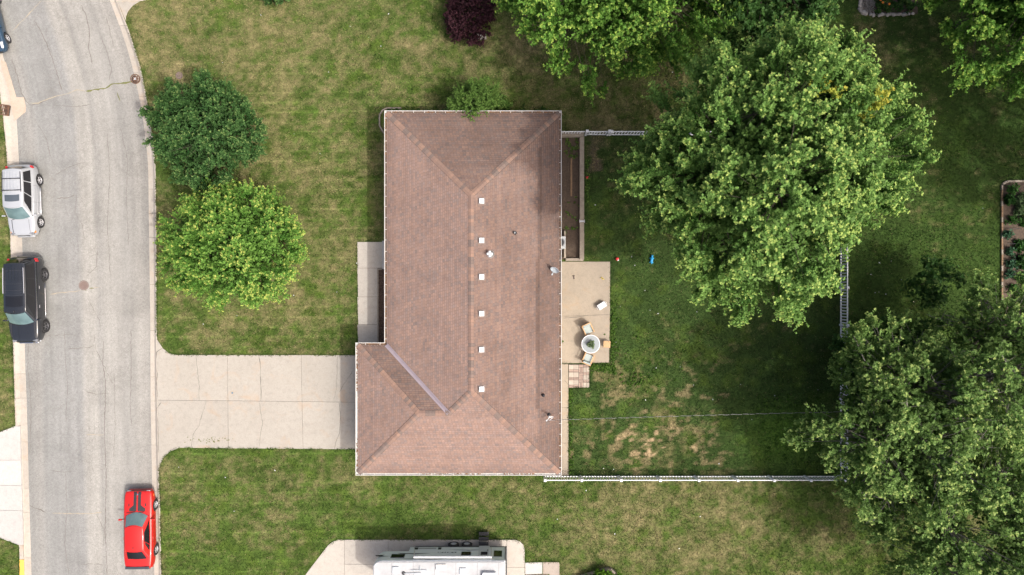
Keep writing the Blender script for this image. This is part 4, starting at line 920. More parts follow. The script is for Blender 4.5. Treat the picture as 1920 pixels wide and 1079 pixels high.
tree('elm_tree', 'dense bright olive tree filling the bottom right corner', 'tree', (26.6,-13.6), 7.0, (5.9,5.4,4.8), 720, 0.45, 1.25, 7, 17, 0.115, 0.36, OLIVE, 20, 0.3, 'bark_pale', G2, per=7, lob=0.24, bare=10)
tree('understory_tree', 'low dark green tree below the olive trees beside the fence', 'tree', (23.4,-4.4), 2.6, (3.0,2.7,2.1), 170, 0.3, 0.95, 6, 9, 0.18, 0.7, UNDER, 21, 0.12, 'bark', None, tipchance=0.3, lob=0.3)
tree('sapling', 'thin sparse sapling standing in the lawn by the vegetable bed', 'sapling', (26.2,0.2), 2.6, (1.5,1.7,1.5), 26, 0.2, 0.9, 5, 7, 0.17, 0.8, UNDER, 22, 0.05, 'bark', None, tipchance=0.4, lob=0.4)
# shrubs
tree('purple_bush', 'round dark purple leaved bush at the top edge', 'bush', (-2.75,17.45), 1.25, (1.75,1.75,1.25), 300, 0.3, 0.42, 5, 9, 0.085, 0.6, PURPLE, 23, 0.06, tipchance=0.4, lob=0.12, zmin=-0.5)
tree('juniper', 'feathery green juniper touching the gutter on the north side', 'juniper', (-2.45,11.75), 2.1, (1.55,1.3,1.5), 220, 0.3, 0.85, 8, 13, 0.075, 0.24, JUNI, 24, 0.07, tipchance=0.2, lob=0.32, zmin=-0.3, aspect=0.45)
tree('shrub', 'small green shrub cut by the top edge above the front lawn', 'shrub', (-15.5,19.0), 0.5, (0.9,0.6,0.5), 60, 0.2, 0.35, 5, 8, 0.09, 0.6, DARK, 25, 0.03)
tree('shrub', 'small sprawling weed bush beside the juniper', 'shrub', (-0.85,11.95), 0.35, (0.85,0.6,0.4), 55, 0.2, 0.4, 5, 8, 0.085, 0.7, JUNI, 26, 0.03)
tree('shrub', 'bright green clipped bush in the bottom timber bed', 'shrub', (5.95,-19.05), 0.6, (1.1,0.62,0.5), 110, 0.2, 0.3, 5, 9, 0.075, 0.6, ((0.05,0.13,0.012),(0.10,0.22,0.02),(0.16,0.3,0.03)), 27, 0.04)
def plant_patch(name, label, cat, pts, h, size, cols, seed, k=5, m=7, leaf=0.1, spread=0.8, group=None):
    """a low leafy plant: a few shoots from one root"""
    rg = np.random.default_rng(seed); P = np.array([[x, y, h*rg.uniform(0.6, 1.1)] for x, y in pts]); c0 = P.mean(0)*np.array([1, 1, 0]); n = len(P)
    v, f, c = leaf_cloud(rg, P-c0, unit(np.tile([0, 0, 1.0], (n, 1))+0.5*rg.normal(size=(n, 3))), np.full(n, size), k, m, leaf, spread, *cols)
    o = link(name, np_mesh(name, v, f, c), M['leaf']); o.location = (c0[0], c0[1], 0); return tag(o, label, cat, group)
rr = random.Random(31)
tag(plant_patch('ground_cover', 'low green ground cover along the north wall', 'ground cover', [W(rr.uniform(722,838), rr.gauss(213,3)) for _ in range(60)] + [W(rr.uniform(945,1050), rr.gauss(214,4)) for _ in range(45)], 0.15, 0.3, UNDER, 32), kind='stuff')
tag(plant_patch('weeds', 'green weeds growing in the back timber bed', 'weeds', [W(rr.uniform(1060,1085), rr.uniform(262,300)) for _ in range(45)]+[W(rr.uniform(1058,1084), rr.uniform(365,440)) for _ in range(26)]+[W(rr.gauss(1101,2.5), rr.uniform(300,380)) for _ in range(30)], 0.1, 0.22, JUNI, 33, 4, 6, 0.075), kind='stuff')
tag(plant_patch('patio_weeds', 'lush tall grass and weeds along the patio edges', 'weeds', [W(1147+abs(rr.gauss(0,4)), rr.uniform(560,700)) for _ in range(80)]+[W(rr.uniform(1108,1146), 686+abs(rr.gauss(0,5))) for _ in range(60)]+[W(1068+abs(rr.gauss(0,3)), rr.uniform(730,890)) for _ in range(55)]
    +[W(rr.gauss(1210,40), rr.gauss(680,30)) for _ in range(60)]+[W(rr.gauss(1190,12), rr.gauss(712,8)) for _ in range(25)]+[W(rr.uniform(1420,1540), rr.uniform(740,870)) for _ in range(110)], 0.06, 0.16, ((0.055,0.12,0.02),(0.085,0.165,0.028),(0.11,0.19,0.035)), 34, 5, 7, 0.07), kind='stuff')
# ------------------------------------------------------------------ fences
def fence(label, posts, h=1.05, pitch=0.19, skip=()):
    """white vinyl picket fence through a list of post positions"""
    root = thing('picket_fence', label, 'fence', (posts[0][0], posts[0][1], 0), 0, 'white picket fences round the back yard'); o0 = Vector((posts[0][0], posts[0][1], 0))
    d = (Vector((*posts[-1], 0))-o0).normalized(); ang = math.atan2(d.y, d.x)
    pm = MB().box((0,0,h/2), (0.115,0.115,h+0.02)).mesh('post'); cm_ = MB().box((0,0,0), (0.16,0.16,0.035)).add([(-.08,-.08,.0176),(.08,-.08,.0176),(.08,.08,.0176),(-.08,.08,.0176),(0,0,.06)], [(0,1,4),(1,2,4),(2,3,4),(3,0,4)]).mesh('post_cap')
    km = MB().box((0,0,0), (0.075,0.022,h-0.16)).mesh('picket')
    for x, y in posts:
        p = link('post', pm, M['fence_white'], root); p.location = Vector((x,y,0))-o0; p.rotation_euler.z = ang
        c = link('post_cap', cm_, M['fence_white'], p); c.location = (0,0,h+0.03)
    for i in range(len(posts)-1):
        if i in skip: continue
        a = Vector((*posts[i],0))-o0; b = Vector((*posts[i+1],0))-o0; L = (b-a).length-0.115; mid = (a+b)/2
        for z, hh in ((0.12,0.09),(h-0.06,0.09)):
            MB().box((mid.x,mid.y,z), (L,0.05,hh), ang).build('rail', M['fence_white'], root)
        n = max(3,int(round(L/pitch)))
        for j in range(n):
            q = a+(b-a).normalized()*(0.0575+L*(j+0.5)/n); k = link('picket', km, M['fence_white'], root); k.location = (q.x,q.y,h/2+0.03); k.rotation_euler.z = ang
    return root
FY = -12.42; FX = 21.62; FN = 10.05
fence('white picket fence running along the south side of the back yard', [(W(p,0,1.1)[0], FY) for p in (1022,1091,1165,1238.5,1311,1384,1452.5,1521.5)]+[(FX-0.12, FY)])
fence('white picket fence along the right side of the back yard', [(FX, y) for y in (FY+0.02,-10.0,-7.3,-4.9,-2.45,0.0,2.45,4.9,7.4,FN-0.12)])
fence('white picket fence along the north side right of the gate', [(W(p,0,1.1)[0], FN) for p in (1147.5,1224,1299,1373,1447,1521)]+[(FX, FN)])
# gate
gx0, gx1 = W(1101,0,1.1)[0], W(1143,0,1.1)[0]
gt_ = thing('picket_gate', 'white picket gate beside the back timber bed', 'gate', (gx0, FN, 0)); gw = gx1-gx0
for x in (0, gw): p_ = MB().box((x,0,0.56), (0.12,0.12,1.12)).build('post', M['fence_white'], gt_); MB().box((x,0,1.14), (0.17,0.17,0.045)).build('post_cap', M['fence_white'], p_)
for z in (0.16,0.98): MB().box((gw/2,0,z), (gw-0.2,0.05,0.09)).build('rail', M['fence_white'], gt_)
for j in range(7): MB().box((0.16+j*(gw-0.32)/6,-0.005,0.57), (0.075,0.022,0.75)).build('picket', M['fence_white'], gt_)
MB().box((gw/2,0.036,0.57), (math.hypot(gw-0.3,0.75),0.02,0.07), m=Matrix.Rotation(-math.atan2(0.75,gw-0.3),4,'Y')).build('brace', M['fence_white'], gt_)
for x in (0.09,gw-0.09): MB().box((x,-0.06,0.8), (0.1,0.03,0.08)).build('hinge', M['black'], gt_)
sr = MB().box(((W(1052,0,1)[0]+gx0)/2-0.05, FN, 0.98), (gx0-W(1052,0,1)[0]-0.15,0.05,0.09)).box(((W(1052,0,1)[0]+gx0)/2-0.05, FN, 0.15), (gx0-W(1052,0,1)[0]-0.15,0.05,0.09))
for j in range(7): sr.box((W(1056,0,1)[0]+j*0.19, FN, 0.55), (0.075,0.022,0.8))
tag(sr.build('fence_panel', M['fence_white'], None), 'short white fence panel between house wall and gate', 'fence')

# ------------------------------------------------------------------ back timber bed
tb = thing('raised_bed', 'long grey timber raised bed against the back wall', 'raised bed', (0,0,0))
def beam(x0, y0, x1, y1, z0, z1, m='timber', parent=tb, nm='timber'):
    a = W(x0,y0,z1); b = W(x1,y1,z1); return MB().box(((a[0]+b[0])/2,(a[1]+b[1])/2,(z0+z1)/2), (abs(b[0]-a[0]),abs(b[1]-a[1]),z1-z0)).build(nm, M[m], parent, bevel=0.015)
beam(1087,257,1095.3,371,0,0.42); beam(1087,371.5,1095.3,487,0,0.42); beam(1048,246.5,1095,256.5,0,0.45); beam(1061,484.5,1094,489.5,0,0.30); beam(1057.5,433,1061,484,0,0.36)
MB().prism(poly_m([(1040,254),(1090,254),(1090,487),(1040,487)]), -0.05, 0.06).build('soil', M['soil'], tb)
lb_ = beam(1069.5,297,1073,368,0.07,0.12,'brown_timber',None,'loose_board'); tag(lb_, 'loose brown board lying in the back timber bed', 'board')
bs_ = MB(); rr = random.Random(77)
for i in range(700):
    x, y = W(rr.uniform(1054,1087), rr.uniform(258,484)); l = rr.uniform(.03,.09); bs_.box((x,y,0.065+rr.uniform(0,.02)), (l,l*.5,.02), rr.uniform(0,3))
tag(bs_.build('leaf_litter', simple('leaf_litter', (0.16,0.115,0.075), (0.045,0.035,0.028), 40, 0.95), tb), kind='stuff')
ac = thing('air_conditioner', 'grey air conditioner unit under the back eave beside the timber bed', 'air conditioner', (*W(1050,455,0.7),0))
MB().box((0,0,0.40), (0.72,0.8,0.76)).build('cabinet', simple('beige_metal',(0.45,0.47,0.48),None,4,0.5), ac, bevel=0.03); MB().lathe([(0.28,0.785),(0.3,0.80),(0.3,0.785)],(0,0,0),24).lathe([(0.001,0.79),(0.26,0.785)],(0,0,0),24).build('fan_grille', M['black'], ac)
gf = thing('hose_bracket', 'small grey metal bracket on the back bed timber', 'bracket', (*W(1091.5,415,0.5),0.42)); MB().box((0,0,0.02),(0.36,0.1,0.04)).build('plate', M['steel'], gf); MB().tube([(-0.16,-0.1,0.05),(-0.16,0.1,0.05)],0.02,6).tube([(0.16,-0.1,0.05),(0.16,0.1,0.05)],0.02,6).build('rods', M['steel'], gf)
# border round the north-west corner
ed = thing('corner_edging', 'grey timber landscape edging round the north west house corner', 'edging')
P_ = [(752,203),(725,203),(717,207),(711.5,216),(711.5,236),(719,249)]
for i in range(len(P_)-1):
    a = Vector(W(*P_[i],.12)); b = Vector(W(*P_[i+1],.12)); m_ = (a+b)/2; MB().box((m_.x,m_.y,0.07), ((b-a).length+0.02,0.09,0.16), math.atan2((b-a).y,(b-a).x)).build('edging_board', M['timber'], ed, bevel=0.01)

# ------------------------------------------------------------------ patio furniture
tx, ty = W(1107.5, 645.5, 0.72)
tbl = thing('patio_table', 'round glass topped patio table', 'table', (tx,ty,0.05))
MB().lathe([(0.001,0.695),(0.57,0.695),(0.57,0.71),(0.001,0.71)],(0,0,0),40).build('table_top', M['clear_glass'], tbl); MB().lathe([(0.565,0.685),(0.60,0.685),(0.605,0.70),(0.60,0.718),(0.568,0.718)],(0,0,0),40).build('rim', M['steel'], tbl, smooth=True, sharp=40)
for k in range(4):
    a = k*math.pi/2+0.5; MB().tube([(0.48*math.cos(a),0.48*math.sin(a),0.0),(0.42*math.cos(a),0.42*math.sin(a),0.35),(0.5*math.cos(a),0.5*math.sin(a),0.685)],0.018,8).build('leg', M['steel'], tbl)
def armchair(px, py, rz, label):
    c = thing('patio_armchair', label, 'armchair', (*W(px,py,0.5),0.05), rz, 'teak patio armchairs')
    for x in (-.29,.29):
        for y in (-.29,.27): MB().box((x,y,0.28 if y > 0 else 0.3),(0.05,0.05,0.56 if y > 0 else 0.6)).build('leg', M['teak'], c, bevel=0.005)
        MB().box((x,0.0,0.585),(0.06,0.66,0.03)).build('armrest', M['teak'], c, bevel=0.006)
    MB().box((0,0,0.28),(0.6,0.6,0.05)).build('seat_frame', M['teak'], c)
    MB().box((0,0.0,0.37),(0.52,0.56,0.13)).build('seat_cushion', M['cushion'], c, bevel=0.04, seg=3)
    MB().box((0,-0.32,0.6),(0.6,0.05,0.42),m=Matrix.Rotation(R(12),4,'X')).build('back_frame', M['teak'], c, bevel=0.006)
    MB().box((0,-0.25,0.60),(0.52,0.11,0.38),m=Matrix.Rotation(R(12),4,'X')).build('back_cushion', M['cushion'], c, bevel=0.04, seg=3)
armchair(1102.5,617.5,R(205),'teak armchair with pale cushions on the house end side above round table'); armchair(1102.5,672.5,R(-23),'teak armchair with pale cushions at the paver side below round table')
st = thing('slatted_stool', 'square slatted teak stool on the patio edge', 'stool', (*W(1138,646,0.45),0.05), R(-3))
for x in (-.17,.17):
    for y in (-.17,.17): MB().box((x,y,0.2),(0.045,0.045,0.4)).build('leg', M['teak'], st)
for k in range(6): MB().box((-0.1875+k*0.075,0,0.418),(0.062,0.42,0.025)).build('slat', M['teak'], st)
for y in (-.195,.195): MB().box((0,y,0.385),(0.42,0.03,0.04)).build('apron', M['teak'], st)
cl_ = thing('cooler', 'white cooler with end handles on the patio', 'cooler', (*W(1128.5,573.5,0.38),0.05), R(32))
MB().box((0,0,0.15),(0.54,0.34,0.3)).build('tub', M['white'], cl_, bevel=0.03); MB().box((0,0,0.335),(0.57,0.37,0.07)).build('lid', M['white'], cl_, bevel=0.025)
for s_ in (-1,1): MB().tube([(s_*0.28,-0.09,0.27),(s_*0.35,-0.09,0.29),(s_*0.35,0.09,0.29),(s_*0.28,0.09,0.27)],0.018,6).build('handle', M['steel'], cl_)
pp = thing('potted_plant', 'potted leafy green plant in the middle of the patio table', 'potted plant', (tx,ty,0.765)); MB().lathe([(0.001,0.0),(0.09,0.0),(0.12,0.16),(0.105,0.16),(0.1,0.13),(0.001,0.13)],(0,0,0),16).build('pot', M['black'], pp)
rg_ = np.random.default_rng(5); v_, f_, c_ = leaf_cloud(rg_, np.array([[0.12*math.cos(a),0.12*math.sin(a),0.27] for a in np.linspace(0,6,9)]+[[0,0,0.32]]), unit(np.array([[math.cos(a),math.sin(a),0.7] for a in np.linspace(0,6,9)]+[[0,0,1.0]])), np.full(10,0.22), 3, 3, 0.15, 0.3, (0.075,0.125,0.06), (0.15,0.2,0.11), (0.2,0.26,0.13), 0.9, 3)
link('foliage', np_mesh('foliage', v_, f_, c_), M['leaf'], pp)

# ------------------------------------------------------------------ toys and small things
def toy(nm, lab, cat, px, py, z, rz=0, group=None): return thing(nm, lab, cat, (*W(px,py,z),z), rz, group)
t = toy('blue_toy', 'bright blue plastic toy figure lying on the back lawn', 'toy', 1221.5, 488, 0.04, R(-8))
tm = MB().tube([(0,0.24,0.08),(0,0.14,0.09),(0.0,0.0,0.09),(0.01,-0.14,0.08),(0.04,-0.26,0.06)],[0.05,0.085,0.10,0.07,0.03],10)
for s_ in (-1,1): tm.tube([(0,0.09,0.07),(s_*0.14,0.13,0.05)],[0.045,0.035],7).tube([(0,-0.1,0.07),(s_*0.12,-0.17,0.05)],[0.045,0.03],7)
tm.ball((0,0.27,0.09),0.075); tm.build('toy_body', M['blue_toy'], t, smooth=True)
t = toy('red_ball', 'red and white toy ball on the lawn beside the patio', 'toy', 1157, 486, 0.03); b_ = MB().ball((0,0,0.09),0.11,12,8).build('ball', M['red_toy'], t, smooth=True); MB().ball((0.05,-0.07,0.1),0.07,10,6).build('white_patch', M['white'], b_, smooth=True)
t = toy('red_toy', 'small red plastic toy beside the back bed timber', 'toy', 1100.5, 334, 0.03); MB().ball((0,0,0.05),0.075,8,5).box((0.05,0.06,0.05),(0.1,0.05,0.05),0.6).box((-0.05,0.05,0.04),(0.06,0.05,0.05),2.2).build('toy_body', M['red_toy'], t)
t = toy('yellow_toy', 'small yellow plastic toy truck bed on the patio', 'toy', 1129.5, 522.5, 0.05, R(-35)); MB().box((0,0,0.045),(0.22,0.075,0.07)).build('shell', M['yellow_toy'], t, bevel=0.012); MB().box((0,0,0.085),(0.14,0.04,0.02)).build('inset', M['black'], t)
t = toy('brown_stick_toy', 'dark brown bent toy lying on the patio near the dish', 'toy', 1075, 519.5, 0.05, R(-10)); MB().box((0,0.07,0.02),(0.17,0.05,0.035),R(10)).box((0.04,-0.02,0.021),(0.05,0.17,0.037),R(12)).box((0.06,-0.11,0.022),(0.07,0.05,0.03),0.2).build('toy_body', simple('dark_brown_plastic',(0.06,0.035,0.028),None,6,0.6), t)
# mail/utility covers
def cover(nm, lab, cat, px, py, z, r, m1, ring):
    o = thing(nm, lab, cat, (*W(px,py),z)); MB().lathe([(r*0.84,0.004),(r,0.006),(r,-0.06),(r*0.84,-0.06)],(0,0,0),28).build('frame_ring', M[ring], o); MB().lathe([(0.001,0.006),(r*0.8,0.006),(r*0.82,-0.03)],(0,0,0),28).build('lid', M[m1], o); return o
mh = cover('manhole_cover', 'round rusty manhole cover in the middle of the road', 'manhole cover', 156, 535.5, -0.062, 0.33, 'pink_iron', 'iron')
for i in range(-4,5):
    for j in range(-4,5):
        if i*i+j*j < 17: MB().box((i*0.055,j*0.055,0.009),(0.03,0.03,0.008)).build('stud', M['pink_iron'], mh)
cover('utility_cover', 'round brown utility cover in the dry front lawn', 'utility cover', 336, 142, 0.01, 0.24, 'iron', 'iron')
dg = thing('storm_drain', 'round rusted storm drain grate in the curb gutter', 'drain', (*W(253,148),-0.05)); MB().lathe([(0.26,0.03),(0.32,0.035),(0.32,-0.08),(0.26,-0.08)],(0,0,0),28).build('frame_ring', M['rust'], dg); MB().lathe([(0.001,-0.04),(0.26,-0.04)],(0,0,0),28).build('pit', M['black'], dg)
for k in range(8): a = k*math.pi/4; MB().box((0.15*math.cos(a),0.15*math.sin(a),0.02),(0.2,0.035,0.03),a).build('grate_bar', M['rust'], dg)
MB().lathe([(0.10,0.005),(0.14,0.03),(0.18,0.005)],(0,0,0),20).build('grate_ring', M['rust'], dg)
for a in (R(45),R(135)): MB().box((0,0,0.045),(0.2,0.04,0.012),a).build('grate_bar', M['white'], dg)
ig = thing('storm_inlet', 'rectangular rusty storm inlet grate at the left curb', 'drain', (*W(8.5,207),0.03), R(-8)); MB().box((0,0,-0.08),(0.62,0.66,0.1)).build('pit', M['black'], ig)
for x in (-.29,.29): MB().box((x,0,0.0),(0.06,0.7,0.06)).build('frame_bar', M['rust'], ig)
for y in (-.33,.33): MB().box((0,y,0.001),(0.52,0.05,0.06)).build('frame_bar', M['rust'], ig)
for k in range(5): MB().box((-0.2+k*0.1,0,0.002),(0.03,0.6,0.04)).build('grate_bar', M['rust'], ig)
for y in (-.12,.1): MB().box((0,y,0.004),(0.52,0.03,0.045)).build('grate_bar', M['rust'], ig)

# vegetable bed on the right edge, rock bed at the top, step stone by the purple bush
vb_ = thing('vegetable_bed', 'vegetable bed with brick edging on the right edge', 'garden bed', (0,0,0)); MB().prism(poly_m([(1880,350),(1886,343),(1985,342),(1985,610),(1880,610)]), -0.05, 0.04).build('soil', M['soil'], vb_)
for k in range(26): MB().box((*W(1877.5,352+k*10.1),0.05),(0.11,0.335,0.12)).build('edging_brick', M['brown_timber'] if k % 3 else M['timber'], vb_, bevel=0.01)
for a, b, c, d in ((1879,346,1886,341),(1887,341,1899,340.5),(1899.5,340.5,1915,340.5),(1915.5,340.5,1931,340.5)):
    p = Vector(W(a,b)); q_ = Vector(W(c,d)); m_ = (p+q_)/2; MB().box((m_.x,m_.y,0.05),((q_-p).length,0.13,0.12),math.atan2((q_-p).y,(q_-p).x)).build('edging_board', M['timber'], vb_, bevel=0.01)
rr = random.Random(91); vi = 0
VEG = [(0.10,0.16,0.07),(0.05,0.13,0.03),(0.05,0.12,0.065),(0.03,0.085,0.02)]
for (px, py, rad, kd, lab) in ((1895,358,11,1,'feathery green plant in the top corner of the vegetable bed'),(1912,375,12,0,'upper pale broad leaved plant in the vegetable bed'),(1908,395,10,0,'lower pale broad leaved plant in the vegetable bed'),
    (1893,412,6,1,'feathery green plant just above the topmost garden stake'),(1915,418,12,1,'feathery green plant at the right edge beside the topmost stake'),(1888,375,7,3,'small dark green plant against the brick edging near the top'),
    (1887,440,8,2,'blue green plant between the first and second garden stake'),(1890,472,9,2,'blue green plant between the second and third garden stake'),(1908,462,10,3,'dark bushy plant right of the second garden stake'),(1893,493,10,2,'blue green plant just below the third garden stake'),
    (1912,490,10,3,'dark bushy plant right of the third garden stake'),(1890,516,9,2,'blue green plant at the lowest garden stake'),(1914,522,12,3,'dark bushy plant right of the lowest garden stake'),(1897,540,9,1,'feathery green plant below the lowest garden stake'),(1912,560,12,3,'lowest dark bushy plant in the vegetable bed')):
    c = VEG[kd]; n_ = 14; pts = [W(px+rr.gauss(0,rad*.34), py+rr.gauss(0,rad*.34)) for _ in range(n_)]
    plant_patch('vegetable_plant', lab, 'plant', pts, 0.35, 0.4, (tuple(x*.6 for x in c), c, tuple(min(1,x*1.7) for x in c)), 300+vi, 5, 7, 0.16 if kd in (0,3) else 0.09, 0.7, 'plants in the vegetable bed'); vi += 1
for k, py in enumerate((430,458,488,515)):
    o = thing('garden_stake', ('topmost','second','third','lowest')[k]+' of four thin dark stakes lying across the vegetable bed', 'stake', (*W(1893,py),0.3), 0.02*k, 'dark stakes across the vegetable bed'); MB().tube([(-0.35,0,0),(0.5,0,0.02)],0.014,6).build('rod', M['black'], o)
rb = thing('rock_bed', 'stone edged flower bed at the top right', 'flower bed', (0,0,0)); MB().prism(poly_m([(1614,-30),(1612,20),(1622,27),(1720,26),(1720,-30)]), -0.05, 0.035).build('soil', M['soil'], rb)
rr = random.Random(15)
for (x0,y0,x1,y1,n_) in ((1613,-8,1611,20,7),(1612,22,1626,28,5),(1630,29,1712,27,16)):
    for i in range(n_):
        t_ = (i+0.5)/n_; p = W(x0+(x1-x0)*t_+rr.uniform(-1,1), y0+(y1-y0)*t_+rr.uniform(-1,1)); s_ = rr.uniform(0.08,0.15)
        mb = MB().ball((0,0,0),(s_,s_,s_*0.7),8,5); mb.v = [(v[0]*rr.uniform(.85,1.15)*1.2,v[1]*rr.uniform(.85,1.15),v[2]) for v in mb.v]; o = mb.build('stone', M['stone'], rb); o.location = (p[0],p[1],0.06); o.rotation_euler.z = rr.uniform(0,3)
ch2 = MB()
for i in range(350):
    p = W(rr.uniform(1613,1640), rr.uniform(-12,25)); s_ = rr.uniform(.03,.07); ch2.box((p[0],p[1],0.045), (s_*1.5,s_,0.03), rr.uniform(0,3))
tag(ch2.build('pebbles', M['stone'], rb), kind='stuff')
for i,(px,py) in enumerate(((1650,9),(1662,12),(1646,4))): 
    o = thing('marigold', ('middle','right','left')[i]+' small orange flower in the stone edged bed', 'flower', (*W(px,py),0.04), 0, 'orange flowers in the stone edged bed'); MB().tube([(0,0,0),(0,0,0.3)],0.01,5).build('stem', M['weed'], o); MB().lathe([(0.001,0.33),(0.06,0.34),(0.08,0.31),(0.03,0.29)],(0,0,0),10).build('petals', M['marigold'], o)
tag(plant_patch('flower_bed_plants', 'low green plants in the stone edged bed', 'plants', [W(rr.uniform(1640,1715), rr.uniform(-5,24)) for _ in range(60)], 0.25, 0.35, UNDER, 41), kind='stuff')
ss = thing('stone_block', 'grey stone block at the foot of the purple bush', 'stone block', (*W(901,70),0)); MB().box((0,0,0.08),(0.75,0.4,0.2),R(6)).build('block', M['stone'], ss, bevel=0.03); MB().ball((0.02,0.05,0.2),0.06,8,5).ball((0.14,0.02,0.2),0.05,8,5).build('pale_pebbles', M['white'], ss)
tbb = thing('timber_bed', 'grey timber planting bed cut by the bottom edge', 'planting bed', (0,0,0))
for a, b in (((1078,1083),(1142,1064.5)),((1143,1064.5),(1153,1072)),((1153,1072),(1158,1095))):
    p = Vector(W(*a)); q_ = Vector(W(*b)); m_ = (p+q_)/2; MB().box((m_.x,m_.y,0.17),((q_-p).length,0.14,0.36),math.atan2((q_-p).y,(q_-p).x)).build('timber', M['timber'], tbb, bevel=0.015)
MB().prism(poly_m([(1085,1085),(1142,1067),(1151,1073),(1156,1100),(1085,1100)]), -0.05, 0.28).build('soil', M['soil'], tbb)
# scattered litter on the lawns
lt = MB(); rr = random.Random(44)
for (px,py) in [(632,548),(445,592),(336,876),(382,608),(516,882),(1184,482),(1190,498),(1116,385),(1122,497),(1209,545),(1163,575),(1155,642),(1388,721),(1336,749),(1452,742),(1632,515),(1640,549),(1647,548),(1660,552),(1648,493),(1670,490),(1689,525),(1712,566),(1625,600),(1870,527),(1150,880),(1230,690),(1210,750),(1275,688),(1300,722)]+[(rr.uniform(310,1850),rr.uniform(20,1060)) for _ in range(60)]:
    x, y = W(px,py); s_ = rr.uniform(.02,.05)
    if any(in_poly(np.array([x]),np.array([y]),p)[0] for p in NO_GRASS): continue
    lt.box((x,y,0.06),(s_*rr.uniform(1,2),s_,0.015),rr.uniform(0,3))
tag(lt.build('lawn_litter', M['white'], None), 'tiny pale scraps and blossoms scattered over the lawns', 'litter', kind='stuff')
# ------------------------------------------------------------------ vehicles
def baked(mb, cutter, sub=2):
    """subdivide a lofted body and cut the wheel arches, returning a plain mesh"""
    me = mb.mesh('body'); o = bpy.data.objects.new('tmp', me); COL.objects.link(o); s = o.modifiers.new('s', 'SUBSURF'); s.levels = sub; s.render_levels = sub
    co = None
    if cutter is not None:
        co = bpy.data.objects.new('tmpc', cutter.mesh('c')); COL.objects.link(co); b = o.modifiers.new('b', 'BOOLEAN'); b.operation = 'DIFFERENCE'; b.object = co; b.solver = 'EXACT'
    dg_ = bpy.context.evaluated_depsgraph_get(); dg_.update(); out = bpy.data.meshes.new_from_object(o.evaluated_get(dg_))
    bpy.data.objects.remove(o); 
    if co: bpy.data.objects.remove(co)
    shade(out, 38); return out
def section(hw, zt, zb, crown):
    h = zt-zb
    half = [(0.0,zb),(0.80*hw,zb),(0.955*hw,zb+0.05*h),(0.985*hw,zb+0.30*h),(1.0*hw,zb+0.58*h),(0.985*hw,zb+0.80*h),(0.945*hw,zb+0.94*h),(0.86*hw,zt),(0.55*hw,zt+crown*0.7),(0.0,zt+crown)]
    return half+[(-y,z) for y,z in half[-2:0:-1]]
